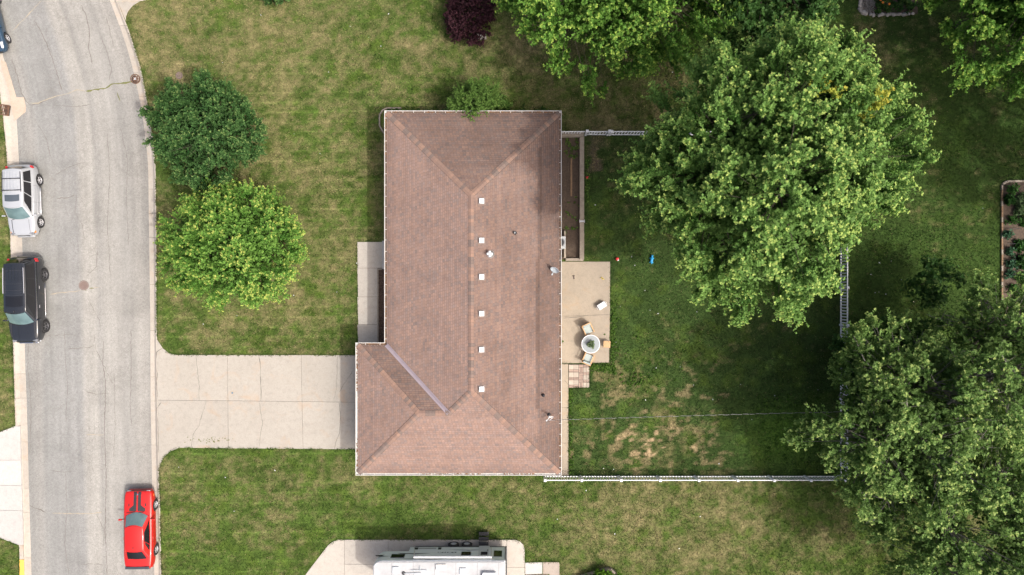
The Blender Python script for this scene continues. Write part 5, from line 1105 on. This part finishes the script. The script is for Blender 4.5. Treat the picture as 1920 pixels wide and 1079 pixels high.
class Car:
    def __init__(s, name, label, cat, loc, rz, paint, st, wheels, tr, tw, group='parked vehicles along the street', rim='rim', crown=0.03):
        s.root = thing(name, label, cat, loc, rz, group); s.paint = paint; mb = MB(); rings = [section(w, zt, zb, crown) for (x, w, zt, zb) in st]; n = len(rings[0])
        mb.add([(st[i][0], y, z) for i, r in enumerate(rings) for (y, z) in r], [(i*n+k, i*n+(k+1)%n, (i+1)*n+(k+1)%n, (i+1)*n+k) for i in range(len(st)-1) for k in range(n)]+[tuple(range(n-1,-1,-1)), tuple((len(st)-1)*n+k for k in range(n))])
        cut = MB(); hw = max(q[1] for q in st)
        for x in wheels:
            for sd in (-1, 1): cut.lathe([(0.001,-0.2),(tr+0.055,-0.2),(tr+0.055,0.2),(0.001,0.2)], (x, sd*(hw-0.06), tr), 26, 'Y')
        me = baked(mb, cut); bm = bmesh.new(); bm.from_mesh(me); s.bvh = BVHTree.FromBMesh(bm); bm.free(); s.body = link('body', me, None, s.root)
        me.materials.clear(); me.materials.append(paint)
        MB().box(((wheels[0]+wheels[1])/2,0,tr+0.02),(abs(wheels[0]-wheels[1])+1.2,2*hw-0.46,0.3)).build('underbody', M['black'], s.root)
        for x in wheels:
            for sd in (-1, 1):
                y0 = sd*(hw-0.165); w = tw
                prof = [(tr*0.60,-w*.42),(tr*0.80,-w*.5),(tr*0.95,-w*.46),(tr,-w*.3),(tr,w*.3),(tr*0.95,w*.46),(tr*0.80,w*.5),(tr*0.60,w*.42)]
                wh = MB().lathe(prof,(0,0,0),30,'Y').build('wheel', M['rubber'], s.root, smooth=True, sharp=50); wh.location = (x,y0,tr)
                rm = MB().lathe([(0.001,sd*w*.20),(tr*.16,sd*w*.30),(tr*.18,sd*w*.22)],(0,0,0),14,'Y').lathe([(tr*.54,sd*w*.30),(tr*.63,sd*w*.43),(tr*.64,sd*w*.36)],(0,0,0),28,'Y')
                for k in range(5):
                    a = k*2*math.pi/5+0.3; mt = Matrix.Rotation(-a,4,'Y'); c = mt @ Vector((tr*.36,sd*w*.30,0)); rm.box(c,(tr*.46,0.03,tr*.15),m=mt)
                rm.build('rim', M[rim], wh); MB().lathe([(0.001,sd*w*.08),(tr*.6,sd*w*.08)],(0,0,0),20,'Y').build('brake_disc', M['black'], wh)
    def top(s, x, y):
        h = s.bvh.ray_cast(Vector((x,y,4)), Vector((0,0,-1)))[0]; return h.z if h else 0.5
    def side(s, x, z, sd):
        h = s.bvh.ray_cast(Vector((x,sd*4,z)), Vector((0,-sd,0)))[0]; return h.y if h else sd*0.8
    def on_top(s, name, m, x0, x1, ya, yb, nx=10, ny=4, off=0.006, parent=None):
        """a thin panel lying on the upper surface between ya(x) and yb(x)"""
        V = []; F = []
        for i in range(nx+1):
            x = x0+(x1-x0)*i/nx; a = ya(x) if callable(ya) else ya; b = yb(x) if callable(yb) else yb
            for j in range(ny+1): y = a+(b-a)*j/ny; V.append((x,y,s.top(x,y)+off))
        for i in range(nx):
            for j in range(ny): q = i*(ny+1)+j; F.append((q,q+ny+1,q+ny+2,q+1))
        return MB().add(V,F).build(name, m, parent or s.root, smooth=True)
    def on_side(s, name, m, pts, sd, r=0.012, parent=None, off=0.002):
        P = []
        for i in range(len(pts)-1):
            for k in range(6): t = k/6; x = pts[i][0]+(pts[i+1][0]-pts[i][0])*t; z = pts[i][1]+(pts[i+1][1]-pts[i][1])*t; P.append((x,s.side(x,z,sd)+sd*off,z))
        x, z = pts[-1]; P.append((x,s.side(x,z,sd)+sd*off,z)); return MB().tube(P,r,5).build(name, m, parent or s.root, smooth=True)
    def cabin(s, zb, zr, xr_b, xr_t, xf_t, xf_b, wb, wt, bowf=0.14, bowr=0.06, crown=0.05, wbr=None, wtr=None, taper=0.04):
        """greenhouse from four edge curves: screen, back glass, side glass, roof"""
        wbr = wbr or wb; wtr = wtr or wt; s.zb, s.zr = zb, zr
        def fb(u): y = (2*u-1); return Vector((xf_b+bowf*(1-y*y), y*(wb-0.05), zb))
        def ft(u): y = (2*u-1); return Vector((xf_t+bowf*0.6*(1-y*y), y*(wt-taper), zr-0.03*y*y))
        def rb(u): y = (2*u-1); return Vector((xr_b-bowr*(1-y*y), y*wbr, zb))
        def rt(u): y = (2*u-1); return Vector((xr_t-bowr*0.6*(1-y*y), y*(wtr-taper), zr-0.03*y*y-0.01))
        def lerp(a,b,t): return a+(b-a)*t
        def front(u,v): return lerp(fb(u),ft(u),v)
        def rear(u,v): return lerp(rb(u),rt(u),v)
        def sidef(sd):
            e = 1.0 if sd > 0 else 0.0
            def f(u,v):
                a = lerp(rb(e),fb(e),u); b = lerp(rt(e),ft(e),u); p = lerp(a,b,v); bul = 4*u*(1-u)*0.035*(1-0.4*v); p.y += sd*bul; return p
            return f
        def roof_(u,v):
            p = lerp(rt(v),ft(v),u); y = 2*v-1; p.z += crown*(1-y*y)*(0.35+0.65*4*u*(1-u)); e = sidef(1)(u,1.0); e2 = sidef(-1)(u,1.0); p.y = lerp(e2.y,e.y,v); return p
        s.P = {'front':front,'rear':rear,'left':sidef(1),'right':sidef(-1),'roof':roof_}
        mb = MB(); n = 10
        for k, f in s.P.items():
            V = [f(i/n,j/n) for i in range(n+1) for j in range(n+1)]; Fq = [(i*(n+1)+j,(i+1)*(n+1)+j,(i+1)*(n+1)+j+1,i*(n+1)+j+1) for i in range(n) for j in range(n)]; mb.add(V,Fq)
        me = mb.mesh('cabin'); bm = bmesh.new(); bm.from_mesh(me); bmesh.ops.remove_doubles(bm, verts=bm.verts, dist=0.004); bmesh.ops.recalc_face_normals(bm, faces=bm.faces)
        sharp_ = [e for e in bm.edges if len(e.link_faces) == 2 and e.calc_face_angle(0) > R(22)]
        try: bmesh.ops.bevel(bm, geom=sharp_, offset=0.035, segments=3, profile=0.5, affect='EDGES')
        except Exception: pass
        bm.to_mesh(me); bm.free(); shade(me, 50); s.cab = link('cabin', me, s.paint, s.root)
    def glass(s, name, face, u0, u1, v0, v1, m, off=0.012, skew=(0,0), rnd=0.0):
        """a pane on one face of the cabin; skew moves the upper corners"""
        f = s.P[face]; n = 12; V = []; F = []
        def q(i,j):
            v = v0+(v1-v0)*j/n; a = u0+(skew[0])*(v-v0)/(v1-v0); b = u1+(skew[1])*(v-v0)/(v1-v0); return a+(b-a)*i/n, v
        ctr = f(0.5,0.5); cc = (s.P['roof'](0.5,0.5)+s.P['roof'](0.5,0.5))/2-Vector((0,0,0.45))
        for i in range(n+1):
            for j in range(n+1):
                u, v = q(i,j); p = f(u,v); e = 1e-3; nn = (f(u+e,v)-p).cross(f(u,v+e)-p).normalized()
                if nn.dot(p-cc) < 0: nn = -nn
                V.append(p+nn*off)
        F = [(i*(n+1)+j,(i+1)*(n+1)+j,(i+1)*(n+1)+j+1,i*(n+1)+j+1) for i in range(n) for j in range(n)]
        return MB().add(V,F).build(name, m, s.root, smooth=True)
    def roof_patch(s, name, m, u0, u1, v0, v1, off=0.012, n=8):
        f = s.P['roof']; V = [f(u0+(u1-u0)*i/n, v0+(v1-v0)*j/n)+Vector((0,0,off)) for i in range(n+1) for j in range(n+1)]
        return MB().add(V,[(i*(n+1)+j,(i+1)*(n+1)+j,(i+1)*(n+1)+j+1,i*(n+1)+j+1) for i in range(n) for j in range(n)]).build(name, m, s.root, smooth=True)
    def mirror(s, x, z, m, out=0.2):
        for sd in (-1,1):
            y = s.side(x, z-0.12, sd); mi = MB().box((x,y+sd*out*0.75,z),(0.10,0.22,0.15)).build('side_mirror', m, s.root, bevel=0.035, seg=3); MB().tube([(x+0.02,y-sd*0.05,z-0.06),(x,y+sd*out*0.6,z-0.02)],0.03,6).build('mirror_arm', M['black'], mi)

M['lamp_grey'] = simple('smoked_lamp', (0.24,0.25,0.27), (0.12,0.125,0.135), 11, 0.12, spec=0.8); M['sunroof'] = simple('sunroof_glass', (0.075,0.09,0.11), (0.06,0.075,0.09), 3, 0.1, spec=0.7)
# --- silver sport utility vehicle
def loc_road(x, y): return (x, y, road_z(x, y)+0.002)
P0 = loc_road(-31.75, 5.62)
c = Car('silver_suv', 'silver sport utility vehicle with roof rack bars parked at the left curb', 'car', P0, R(-88.2), M['paint_silver'],
    [(-2.36,.46,.80,.48),(-2.33,.68,.92,.44),(-2.24,.80,1.03,.40),(-2.02,.875,1.08,.36),(-1.6,.905,1.10,.34),(-0.8,.915,1.10,.32),(0.4,.915,1.09,.32),(1.0,.91,1.07,.32),(1.3,.90,1.05,.33),(1.75,.87,.995,.34),(2.02,.80,.94,.36),(2.2,.68,.86,.40),(2.29,.48,.74,.46)], (-1.38,1.38), 0.37, 0.26, rim='rim')
c.cabin(1.07, 1.74, -2.10, -1.86, 0.42, 1.10, 0.86, 0.68, crown=0.05, bowr=0.12, bowf=0.2, wbr=0.82, wtr=0.65)
c.glass('windscreen', 'front', 0.06,0.94,0.10,0.93, M['screen_glass']); c.glass('rear_window', 'rear', 0.1,0.9,0.2,0.85, M['dark_glass'])
for sd_ in ('left','right'):
    c.glass('side_window', sd_, 0.05,0.30,0.14,0.86, M['dark_glass'], skew=(0.02,0)); c.glass('side_window', sd_, 0.32,0.60,0.14,0.86, M['dark_glass']); c.glass('side_window', sd_, 0.62,0.95,0.14,0.86, M['dark_glass'], skew=(0,-0.10))
rf = c.P['roof']
c.roof_patch('sunroof', M['sunroof'], 0.68, 0.85, 0.14, 0.86)
for v in (0.04,0.96): MB().tube([rf(u,v)+Vector((0,0,0.05)) for u in (0.06,0.2,0.4,0.62)],0.022,8).build('roof_rail', M['black'], c.root)
for u in (0.26,0.56): MB().box((rf(u,.5).x,0,rf(u,.5).z+0.045),(0.05,1.24,0.03)).build('cross_bar', M['black'], c.root, bevel=0.008)
for k in range(5): MB().tube([rf(u,0.2+k*0.15)+Vector((0,0,0.004)) for u in (0.05,0.25,0.45,0.6)],0.014,6).build('roof_rib', M['paint_silver'], c.root)
for sd in (-1,1):
    for x in (-0.95,0.12,1.0): c.on_side('door_seam', M['black'], [(x,1.04),(x,0.42)], sd, 0.006)
    for x in (-0.72,0.35): MB().box((x,c.side(x,0.95,sd)+sd*0.02,0.95),(0.18,0.03,0.035)).build('door_handle', M['paint_silver'], c.root, bevel=0.01)
    c.on_side('side_step', M['steel'], [(-0.9,0.40),(0.9,0.40)], sd, 0.045, off=0.04); c.on_side('belt_trim', M['chrome'], [(-1.9,0.72),(0,0.72),(0.95,0.72)], sd, 0.014)
    MB().box((2.10,sd*0.58,0.845),(0.16,0.32,0.14),sd*R(-22)).build('headlight', M['lamp_grey'], c.root, bevel=0.02); MB().box((2.02,sd*0.77,0.80),(0.14,0.06,0.1)).build('indicator', M['lamp_amber'], c.root, bevel=0.01)
    MB().box((-2.16,sd*0.80,0.98),(0.16,0.10,0.22),sd*R(28)).build('tail_light', M['lamp_red'], c.root, bevel=0.02)
    c.on_top('hood_crease', M['black'], 1.25,2.1, sd*0.56-0.006, sd*0.53+0.006, 8, 1, 0.003)
MB().box((2.26,0,0.74),(0.06,0.8,0.16)).build('grille', M['black'], c.root, bevel=0.02); MB().box((2.27,0,0.52),(0.14,1.1,0.16)).build('bumper', M['paint_silver'], c.root, bevel=0.05); MB().box((-2.36,0,0.55),(0.12,1.2,0.16)).build('bumper', M['black'], c.root, bevel=0.05)
c.mirror(0.98, 1.12, M['paint_silver'])
for y in (-0.25,0.3): MB().box((1.2,y,1.105),(0.03,0.5,0.02),0.15).build('wiper', M['black'], c.root)

# --- long black sport utility vehicle
P0 = loc_road(-31.5, -0.82)
c = Car('black_suv', 'long black sport utility vehicle with chrome window line parked near the manhole cover', 'car', P0, R(-88.6), M['paint_black'],
    [(-2.84,.52,.86,.50),(-2.80,.76,1.0,.46),(-2.70,.89,1.12,.42),(-2.45,.97,1.19,.38),(-2.0,1.0,1.22,.34),(-1.0,1.015,1.22,.32),(0.6,1.015,1.21,.32),(1.3,1.01,1.20,.32),(1.7,1.0,1.18,.33),(2.25,.955,1.13,.35),(2.52,.87,1.06,.38),(2.70,.73,.95,.42),(2.79,.52,.80,.48)], (-1.62,1.75), 0.42, 0.28, rim='dark_rim')
c.cabin(1.19, 1.90, -2.58, -2.30, 0.68, 1.42, 0.95, 0.74, crown=0.05, bowr=0.13, bowf=0.22, wbr=0.90, wtr=0.71)
c.glass('windscreen', 'front', 0.06,0.94,0.10,0.93, M['screen_glass']); c.glass('rear_window', 'rear', 0.08,0.92,0.15,0.86, M['dark_glass'])
for sd_ in ('left','right'):
    c.glass('side_window', sd_, 0.04,0.30,0.12,0.88, M['dark_glass'], skew=(0.02,0)); c.glass('side_window', sd_, 0.315,0.60,0.12,0.88, M['dark_glass']); c.glass('side_window', sd_, 0.615,0.96,0.12,0.88, M['dark_glass'], skew=(0,-0.12))
rf = c.P['roof']
for v in (0.03,0.97): MB().tube([rf(u,v)+Vector((0,0,0.06)) for u in (0.08,0.2,0.4,0.62)],0.026,8).build('roof_rail', M['chrome'], c.root)
for k in range(6): MB().tube([rf(u,0.14+k*0.144)+Vector((0,0,0.003)) for u in (0.06,0.2,0.36)],0.012,6).build('roof_rib', M['paint_black'], c.root)
for u in (0.15,0.42,0.55,0.65): MB().add([rf(u,v)+Vector((dx,0,0.005)) for dx in (-0.008,0.008) for v in (0.1,0.3,0.5,0.7,0.9)],[(i,i+1,i+6,i+5) for i in range(4)]).build('roof_seam', M['stripe'], c.root)
c.roof_patch('sunroof', M['dark_glass'], 0.67, 0.88, 0.12, 0.88, 0.008)
MB().box((rf(0.97,.5).x,0,rf(0.97,.5).z+0.03),(0.09,0.05,0.05)).build('antenna', M['black'], c.root, bevel=0.015)
for sd in (-1,1):
    for x in (-1.05,0.15,1.3): c.on_side('door_seam', M['stripe'], [(x,1.15),(x,0.42)], sd, 0.006)
    for x in (-0.8,0.42): MB().box((x,c.side(x,1.03,sd)+sd*0.02,1.03),(0.2,0.03,0.035)).build('door_handle', M['chrome'], c.root, bevel=0.01)
    f = c.P['left' if sd > 0 else 'right']; MB().tube([f(u,0.06)+Vector((0,sd*0.03,0)) for u in (0.03,0.25,0.5,0.75,0.985)],0.028,6).build('window_chrome', M['chrome'], c.root)
    c.on_side('rocker_chrome', M['chrome'], [(-1.1,0.42),(1.2,0.42)], sd, 0.022, off=0.01)
    MB().box((2.56,sd*0.62,0.965),(0.2,0.36,0.12),sd*R(-26)).build('headlight', M['lamp_grey'], c.root, bevel=0.02); MB().box((2.62,sd*0.70,0.66),(0.1,0.2,0.07),sd*R(-30)).build('fog_light', M['lamp_clear'], c.root, bevel=0.015)
    MB().box((-2.58,sd*0.885,1.06),(0.24,0.09,0.26),sd*R(22)).build('tail_light', M['lamp_red'], c.root, bevel=0.03)
    c.on_top('hood_crease', M['paint_black'], 1.6,2.55, sd*0.36-0.02, sd*0.32+0.02, 8, 1, 0.012); c.on_top('hood_edge', M['stripe'], 1.45,2.6, sd*0.80-0.008, sd*0.72+0.008, 8, 1, 0.004)
MB().box((2.77,0,0.78),(0.06,0.9,0.26)).build('grille', M['chrome'], c.root, bevel=0.03); MB().box((2.77,0,0.50),(0.12,1.15,0.14)).build('bumper', M['chrome'], c.root, bevel=0.05); MB().box((-2.84,0,0.58),(0.12,1.3,0.18)).build('bumper', M['paint_black'], c.root, bevel=0.05)
c.mirror(1.28, 1.24, M['paint_black'])
for y in (-0.3,0.35): MB().box((1.53,y,1.235),(0.03,0.6,0.02),0.12).build('wiper', M['black'], c.root)

# --- red coupe with black bonnet stripes
P0 = loc_road(-24.22, -15.7)
c = Car('red_coupe', 'bright red two door coupe with black hood stripes beside the driveway curb', 'car', P0, R(90.8), M['paint_red'],
    [(-2.50,.66,.84,.44),(-2.46,.80,.95,.40),(-2.36,.87,1.0,.36),(-1.9,.93,1.01,.32),(-1.3,.955,1.0,.28),(-0.4,.945,.96,.26),(0.6,.94,.94,.26),(1.1,.945,.93,.26),(1.6,.945,.91,.27),(2.1,.92,.87,.30),(2.38,.88,.83,.34),(2.48,.82,.78,.38),(2.51,.72,.70,.42)], (-1.48,1.46), 0.36, 0.27, rim='rim', crown=0.035)
c.cabin(0.95, 1.43, -1.86, -1.12, 0.26, 0.92, 0.84, 0.62, bowf=0.30, bowr=0.10, crown=0.045, wbr=0.80)
c.glass('windscreen', 'front', 0.05,0.95,0.06,0.94, M['screen_glass']); c.glass('rear_window', 'rear', 0.10,0.90,0.10,0.88, M['dark_glass'])
for sd_ in ('left','right'):
    c.glass('side_window', sd_, 0.34,0.94,0.12,0.86, M['dark_glass'], skew=(0.06,-0.17)); c.glass('quarter_window', sd_, 0.17,0.32,0.14,0.74, M['dark_glass'], skew=(0.12,0.05))
for sd in (-1,1):
    a = lambda x, sd=sd: sd*0.045
    b = lambda x, sd=sd: sd*(0.24+0.28*min(1,max(0,(1.62-x)/0.22)) if x < 1.62 else 0.24)
    c.on_top('hood_stripe', M['stripe'], 1.24,2.46, a, b, 24, 5, 0.009)
    c.on_side('body_crease', M['black'], [(-2.1,0.80),(0,0.78),(2.1,0.74)], sd, 0.006, off=0.0)
    for x in (-0.75,0.85): c.on_side('door_seam', M['black'], [(x,0.92),(x,0.36)], sd, 0.005)
    MB().box((-0.55,c.side(-0.55,0.84,sd)+sd*0.015,0.84),(0.2,0.03,0.035)).build('door_handle', M['paint_red'], c.root, bevel=0.01)
    MB().box((2.47,sd*0.62,0.68),(0.08,0.24,0.15)).build('headlight', M['lamp_clear'], c.root, bevel=0.02)
    c.on_side('side_marker', M['lamp_amber'], [(2.1,0.6),(2.25,0.6)], sd, 0.02)
    c.on_top('hood_scoop', M['black'], 1.55,1.72, sd*0.50, sd*0.57, 4, 1, 0.013)
MB().box((2.5,0,0.64),(0.05,1.0,0.14)).build('grille', M['black'], c.root, bevel=0.02); MB().box((2.49,0,0.46),(0.1,1.5,0.16)).build('bumper', M['paint_red'], c.root, bevel=0.05); MB().box((-2.47,0,0.60),(0.1,1.6,0.2)).build('bumper', M['paint_red'], c.root, bevel=0.05)
MB().box((-2.50,0,0.80),(0.03,1.44,0.13)).build('tail_panel', M['lamp_red'], c.root); sp_ = MB().box((-2.40,0,1.035),(0.16,1.55,0.05)).build('spoiler', simple('grey_black_spoiler',(0.05,0.06,0.075),None,5,0.3), c.root, bevel=0.015)
MB().box((-0.95,0,1.49),(0.09,0.04,0.04)).build('antenna', M['black'], c.root, bevel=0.012)
MB().lathe([(0.001,0.02),(0.05,0.018),(0.05,-0.01)],(2.30,0,c.top(2.30,0)),12).build('hood_badge', M['chrome'], c.root)
c.mirror(0.72, 1.0, M['paint_red'], 0.24)
for y in (-0.2,0.4): MB().box((1.17,y,0.985),(0.03,0.55,0.02),0.12).build('wiper', M['black'], c.root)

# --- dark blue car, only its nose corner in view
yb_ = 17.45; P0 = (-34.2, yb_, ROAD_Z+0.01)
c = Car('blue_car', 'dark blue car whose front corner shows at the top left edge', 'car', P0, R(-76), M['paint_blue'],
    [(-2.3,.64,.82,.42),(-2.25,.8,.96,.38),(-2.0,.88,1.02,.34),(-1.0,.91,1.02,.28),(0.2,.91,1.0,.28),(0.9,.905,.99,.28),(1.4,.885,.93,.29),(1.9,.84,.84,.31),(2.15,.74,.76,.34),(2.28,.58,.66,.40)], (-1.35,1.34), 0.34, 0.23)
c.cabin(1.0, 1.5, -2.0, -1.4, 0.1, 0.98, 0.84, 0.62, bowf=0.18, crown=0.05)
c.glass('windscreen', 'front', 0.05,0.95,0.06,0.94, M['screen_glass']); c.glass('rear_window', 'rear', 0.1,0.9,0.1,0.88, M['dark_glass'])
for sd_ in ('left','right'): c.glass('side_window', sd_, 0.10,0.46,0.12,0.86, M['dark_glass'], skew=(0.08,0)); c.glass('side_window', sd_, 0.48,0.94,0.12,0.86, M['dark_glass'], skew=(0,-0.15))
for sd in (-1,1): c.on_top('headlight', M['lamp_clear'], 1.75,2.12, lambda x, sd=sd: sd*(0.62-0.1*(x-1.75)), lambda x, sd=sd: sd*(0.78-0.22*(x-1.75)), 6, 3, 0.012)
MB().box((2.25,0,0.56),(0.06,0.9,0.18)).build('grille', M['black'], c.root, bevel=0.02); c.mirror(0.9, 1.05, M['paint_blue'])

M['seam'] = simple('roof_sealant', (0.30,0.305,0.31), (0.24,0.245,0.25), 5, 0.7)
# --- fifth wheel travel trailer on the pad
X0, X1, YN_, YS_ = -8.55, -0.42, -16.80, -19.20; ox, oy = (X0+X1)/2, (YN_+YS_)/2
rv = thing('travel_trailer', 'white roofed travel trailer with grey side and dark swooshes on the pad', 'trailer', (ox, oy, 0.04)); L_ = (X1-X0)/2; hw = (YN_-YS_)/2; HZ = 2.98
def rounded_plan(xa, xb, w, r, n=6):
    P = [(xb,-w),(xb,w)]; 
    for k in range(n+1): a = math.pi/2+k*math.pi/2/n; P.append((xa+r+r*math.cos(a), w-r*0.75+r*0.75*math.sin(a)))
    for k in range(n+1): a = math.pi+k*math.pi/2/n; P.append((xa+r+r*math.cos(a), -w+r*0.75+r*0.75*math.sin(a)))
    return P
MB().prism(rounded_plan(-L_,L_,hw,0.55), 1.42, HZ).build('upper_body', M['trailer'], rv, bevel=0.07, seg=3)
MB().prism([(-L_+1.95,-hw+.004),(L_-.004,-hw+.004),(L_-.004,hw-.004),(-L_+1.95,hw-.004)], 0.72, 1.46).build('lower_body', M['trailer'], rv, bevel=0.05)
MB().prism([(-L_+2.3,-hw+.05),(L_-.03,-hw+.05),(L_-.03,hw-.05),(-L_+2.3,hw-.05)], 0.5, 0.76).build('skirt', simple('dark_grey_skirt',(0.10,0.105,0.11),None,3,0.6), rv)
MB().prism([(x*0.992,y*0.975) for x,y in rounded_plan(-L_,L_,hw,0.5)], HZ-0.02, HZ+0.03).build('roof', M['trailer_roof'], rv, bevel=0.02)
Yf = hw+0.006
def decal(name, pts, m, z_off=0.0, parent=rv): return MB().add([(x,Yf+z_off,z) for x,z in pts],[tuple(range(len(pts)))]).build(name, M[m], parent)
def win(x0,x1,z0,z1):
    f = MB().box(((x0+x1)/2,hw+0.012,(z0+z1)/2),(x1-x0+0.08,0.03,z1-z0+0.08)).build('window', M['black'], rv, bevel=0.02); MB().box(((x0+x1)/2,hw+0.03,(z0+z1)/2),(x1-x0,0.012,z1-z0)).build('pane', M['dark_glass'], f)
def lx(px, z): return (px-960)*(CAM_H-z)/1280-ox
win(lx(735,2.2),lx(758,2.2),2.02,2.5); win(lx(866,1.9),lx(882,1.9),1.62,2.1); win(lx(927,1.9),lx(940,1.9),1.45,2.3)
dr = MB().box((lx(907,1.5),hw+0.014,1.55),(0.66,0.035,1.85)).build('door', M['white'], rv, bevel=0.015); MB().box((lx(908,1.8),hw+0.035,1.9),(0.42,0.014,0.5)).build('pane', M['dark_glass'], dr); MB().box((lx(914.5,1.5),hw+0.045,1.4),(0.06,0.03,0.12)).build('handle', M['black'], dr)
sw = {'black':[[(lx(704,2.2),2.15),(lx(722,2.1),2.06),(lx(716,2.2),2.24),(lx(735,2.2),2.30),(lx(712,2.3),2.36),(lx(705,2.3),2.3)],[(lx(742,1.9),1.78),(lx(775,1.9),1.84),(lx(808,1.85),1.82),(lx(780,1.9),1.96),(lx(752,1.9),1.9)],[(lx(838,1.3),1.20),(lx(880,1.2),1.28),(lx(910,1.2),1.22),(lx(880,1.3),1.36)],[(lx(740,2.5),2.66),(lx(812,2.6),2.72),(lx(830,2.6),2.80),(lx(790,2.6),2.80)]],
      'trailer_roof':[[(lx(785,1.1),0.92),(lx(818,1.1),0.92),(lx(818,1.1),1.12),(lx(785,1.1),1.12)]]}
for m_, polys in sw.items():
    for P in polys: decal('swoosh' if m_ == 'black' else 'panel_stripe', P, m_, 0.004)
xx = lx(820,1.85)      # small dark lettering, too far to read
for k, (w_, h_) in enumerate(((.10,.07),(.05,.05),(.14,.10),(.10,.10),(.12,.10),(.06,.05),(.16,.12),(.12,.12))):
    decal('letter', [(xx,1.62),(xx+w_,1.62),(xx+w_*.8,1.62+h_),(xx+0.1*w_,1.62+h_)], 'black', 0.004); xx += w_+0.05
for (a, b) in ((778,785),(822,828)): decal('hatch', [(lx(a,.9),0.86),(lx(b,.9),0.86),(lx(b,.9),1.2),(lx(a,.9),1.2)], 'stripe', 0.003)
aw = MB().tube([(lx(776,2.75),hw+0.13,2.74),(lx(922,2.75),hw+0.13,2.74)],0.075,12).build('awning_roll', M['white'], rv, smooth=True, sharp=50)
for px in (776,921): MB().tube([(lx(px,2.7),hw+0.09,2.74),(lx(px,2.0),hw+0.09,1.7),(lx(px,1.2),hw+0.06,0.95)],0.03,6).build('awning_arm', M['white_metal'], aw)
for px in (850.5,875.5):
    x = lx(px,0.4); wh = MB().lathe([(0.2,-.09),(0.30,-.11),(0.345,-.08),(0.35,0),(0.345,.08),(0.30,.11),(0.2,.09)],(0,0,0),26,'Y').build('wheel', M['rubber'], rv, smooth=True, sharp=50); wh.location = (x,hw-0.02,0.35)
    MB().lathe([(0.001,0.06),(0.07,0.09),(0.17,0.05),(0.215,0.095),(0.22,0.05)],(0,0,0),20,'Y').build('rim', M['trailer_roof'], wh, smooth=True, sharp=45)
for k in range(3):
    st_ = MB().box((lx(907,0.3),hw+0.12+k*0.27,0.52-k*0.15),(0.64,0.24,0.04)).build('step', M['black'], rv, bevel=0.01)
    for dx in (-.3,.3): MB().box((dx+lx(907,0.3),hw+0.13+k*0.27,0.44-k*0.15),(0.03,0.26,0.14)).build('step_bracket', M['stripe'], st_)
MB().tube([(lx(918,1.2),hw+0.05,1.0),(lx(918,1.2),hw+0.16,1.05),(lx(918,1.2),hw+0.16,1.75),(lx(918,1.2),hw+0.05,1.8)],0.02,6).build('grab_handle', M['white'], rv)
MB().box((L_+0.04,0,0.62),(0.1,2*hw-0.1,0.16)).build('rear_bumper', M['black'], rv); MB().box((L_+0.005,hw-0.03,1.7),(0.03,0.09,2.2)).build('rear_corner_trim', M['black'], rv)
MB().box((lx(827,3.0),hw-0.36,HZ+0.07),(0.62,0.36,0.1)).build('roof_hatch', M['white_metal'], rv, bevel=0.03); MB().box((lx(917,3.1),hw-0.98,HZ+0.15),(0.85,0.7,0.26)).build('roof_air_conditioner', M['white'], rv, bevel=0.06)
an = MB().lathe([(0.12,0.03),(0.1,0.08),(0.001,0.09)],(lx(757,3),hw-0.75,HZ),14).build('antenna_base', M['stripe'], rv); MB().tube([(lx(757,3),hw-0.75,HZ+0.07),(lx(790,3),hw-0.72,HZ+0.1)],0.02,6).box((lx(786,3),hw-0.55,HZ+0.11),(1.0,0.03,0.03)).box((lx(788,3),hw-0.45,HZ+0.11),(0.03,0.3,0.03)).build('antenna', M['dish'], an)
for px, dy_r in ((742,0.55),(868,0.62),(880,1.15)):
    hb = MB().box((lx(px,3.0),hw-dy_r,HZ+0.06),(0.42,0.42,0.07)).build('roof_vent', M['dish'], rv, bevel=0.025); MB().box((lx(px,3.0),hw-dy_r,HZ+0.10),(0.34,0.34,0.03)).build('vent_lid', M['white'], hb, bevel=0.01)
for px in (735,775,815,855,895,935): MB().box((lx(px,3.0),0,HZ+0.0335),(0.035,2*hw-0.2,0.005)).build('roof_seam', M['seam'], rv)
MB().box((0,hw-0.10,HZ+0.034),(2*L_-0.5,0.05,0.006)).build('edge_sealant', M['seam'], rv)
for y in (-0.9,0.9): MB().tube([(-L_+2.2,y,0.55),(-L_+2.2,y,0.0)],0.04,8).build('landing_leg', M['black'], rv)
MB().tube([(-L_+1.1,0,1.42),(-L_+1.1,0,0.9)],0.06,8).build('hitch_pin', M['black'], rv)
for dx, dz in ((-L_+0.10,2.75),(-L_+0.22,1.5)): MB().box((dx+0.1,hw-0.34,dz),(0.06,0.1,0.05)).build('clearance_light', M['lamp_amber'], rv)
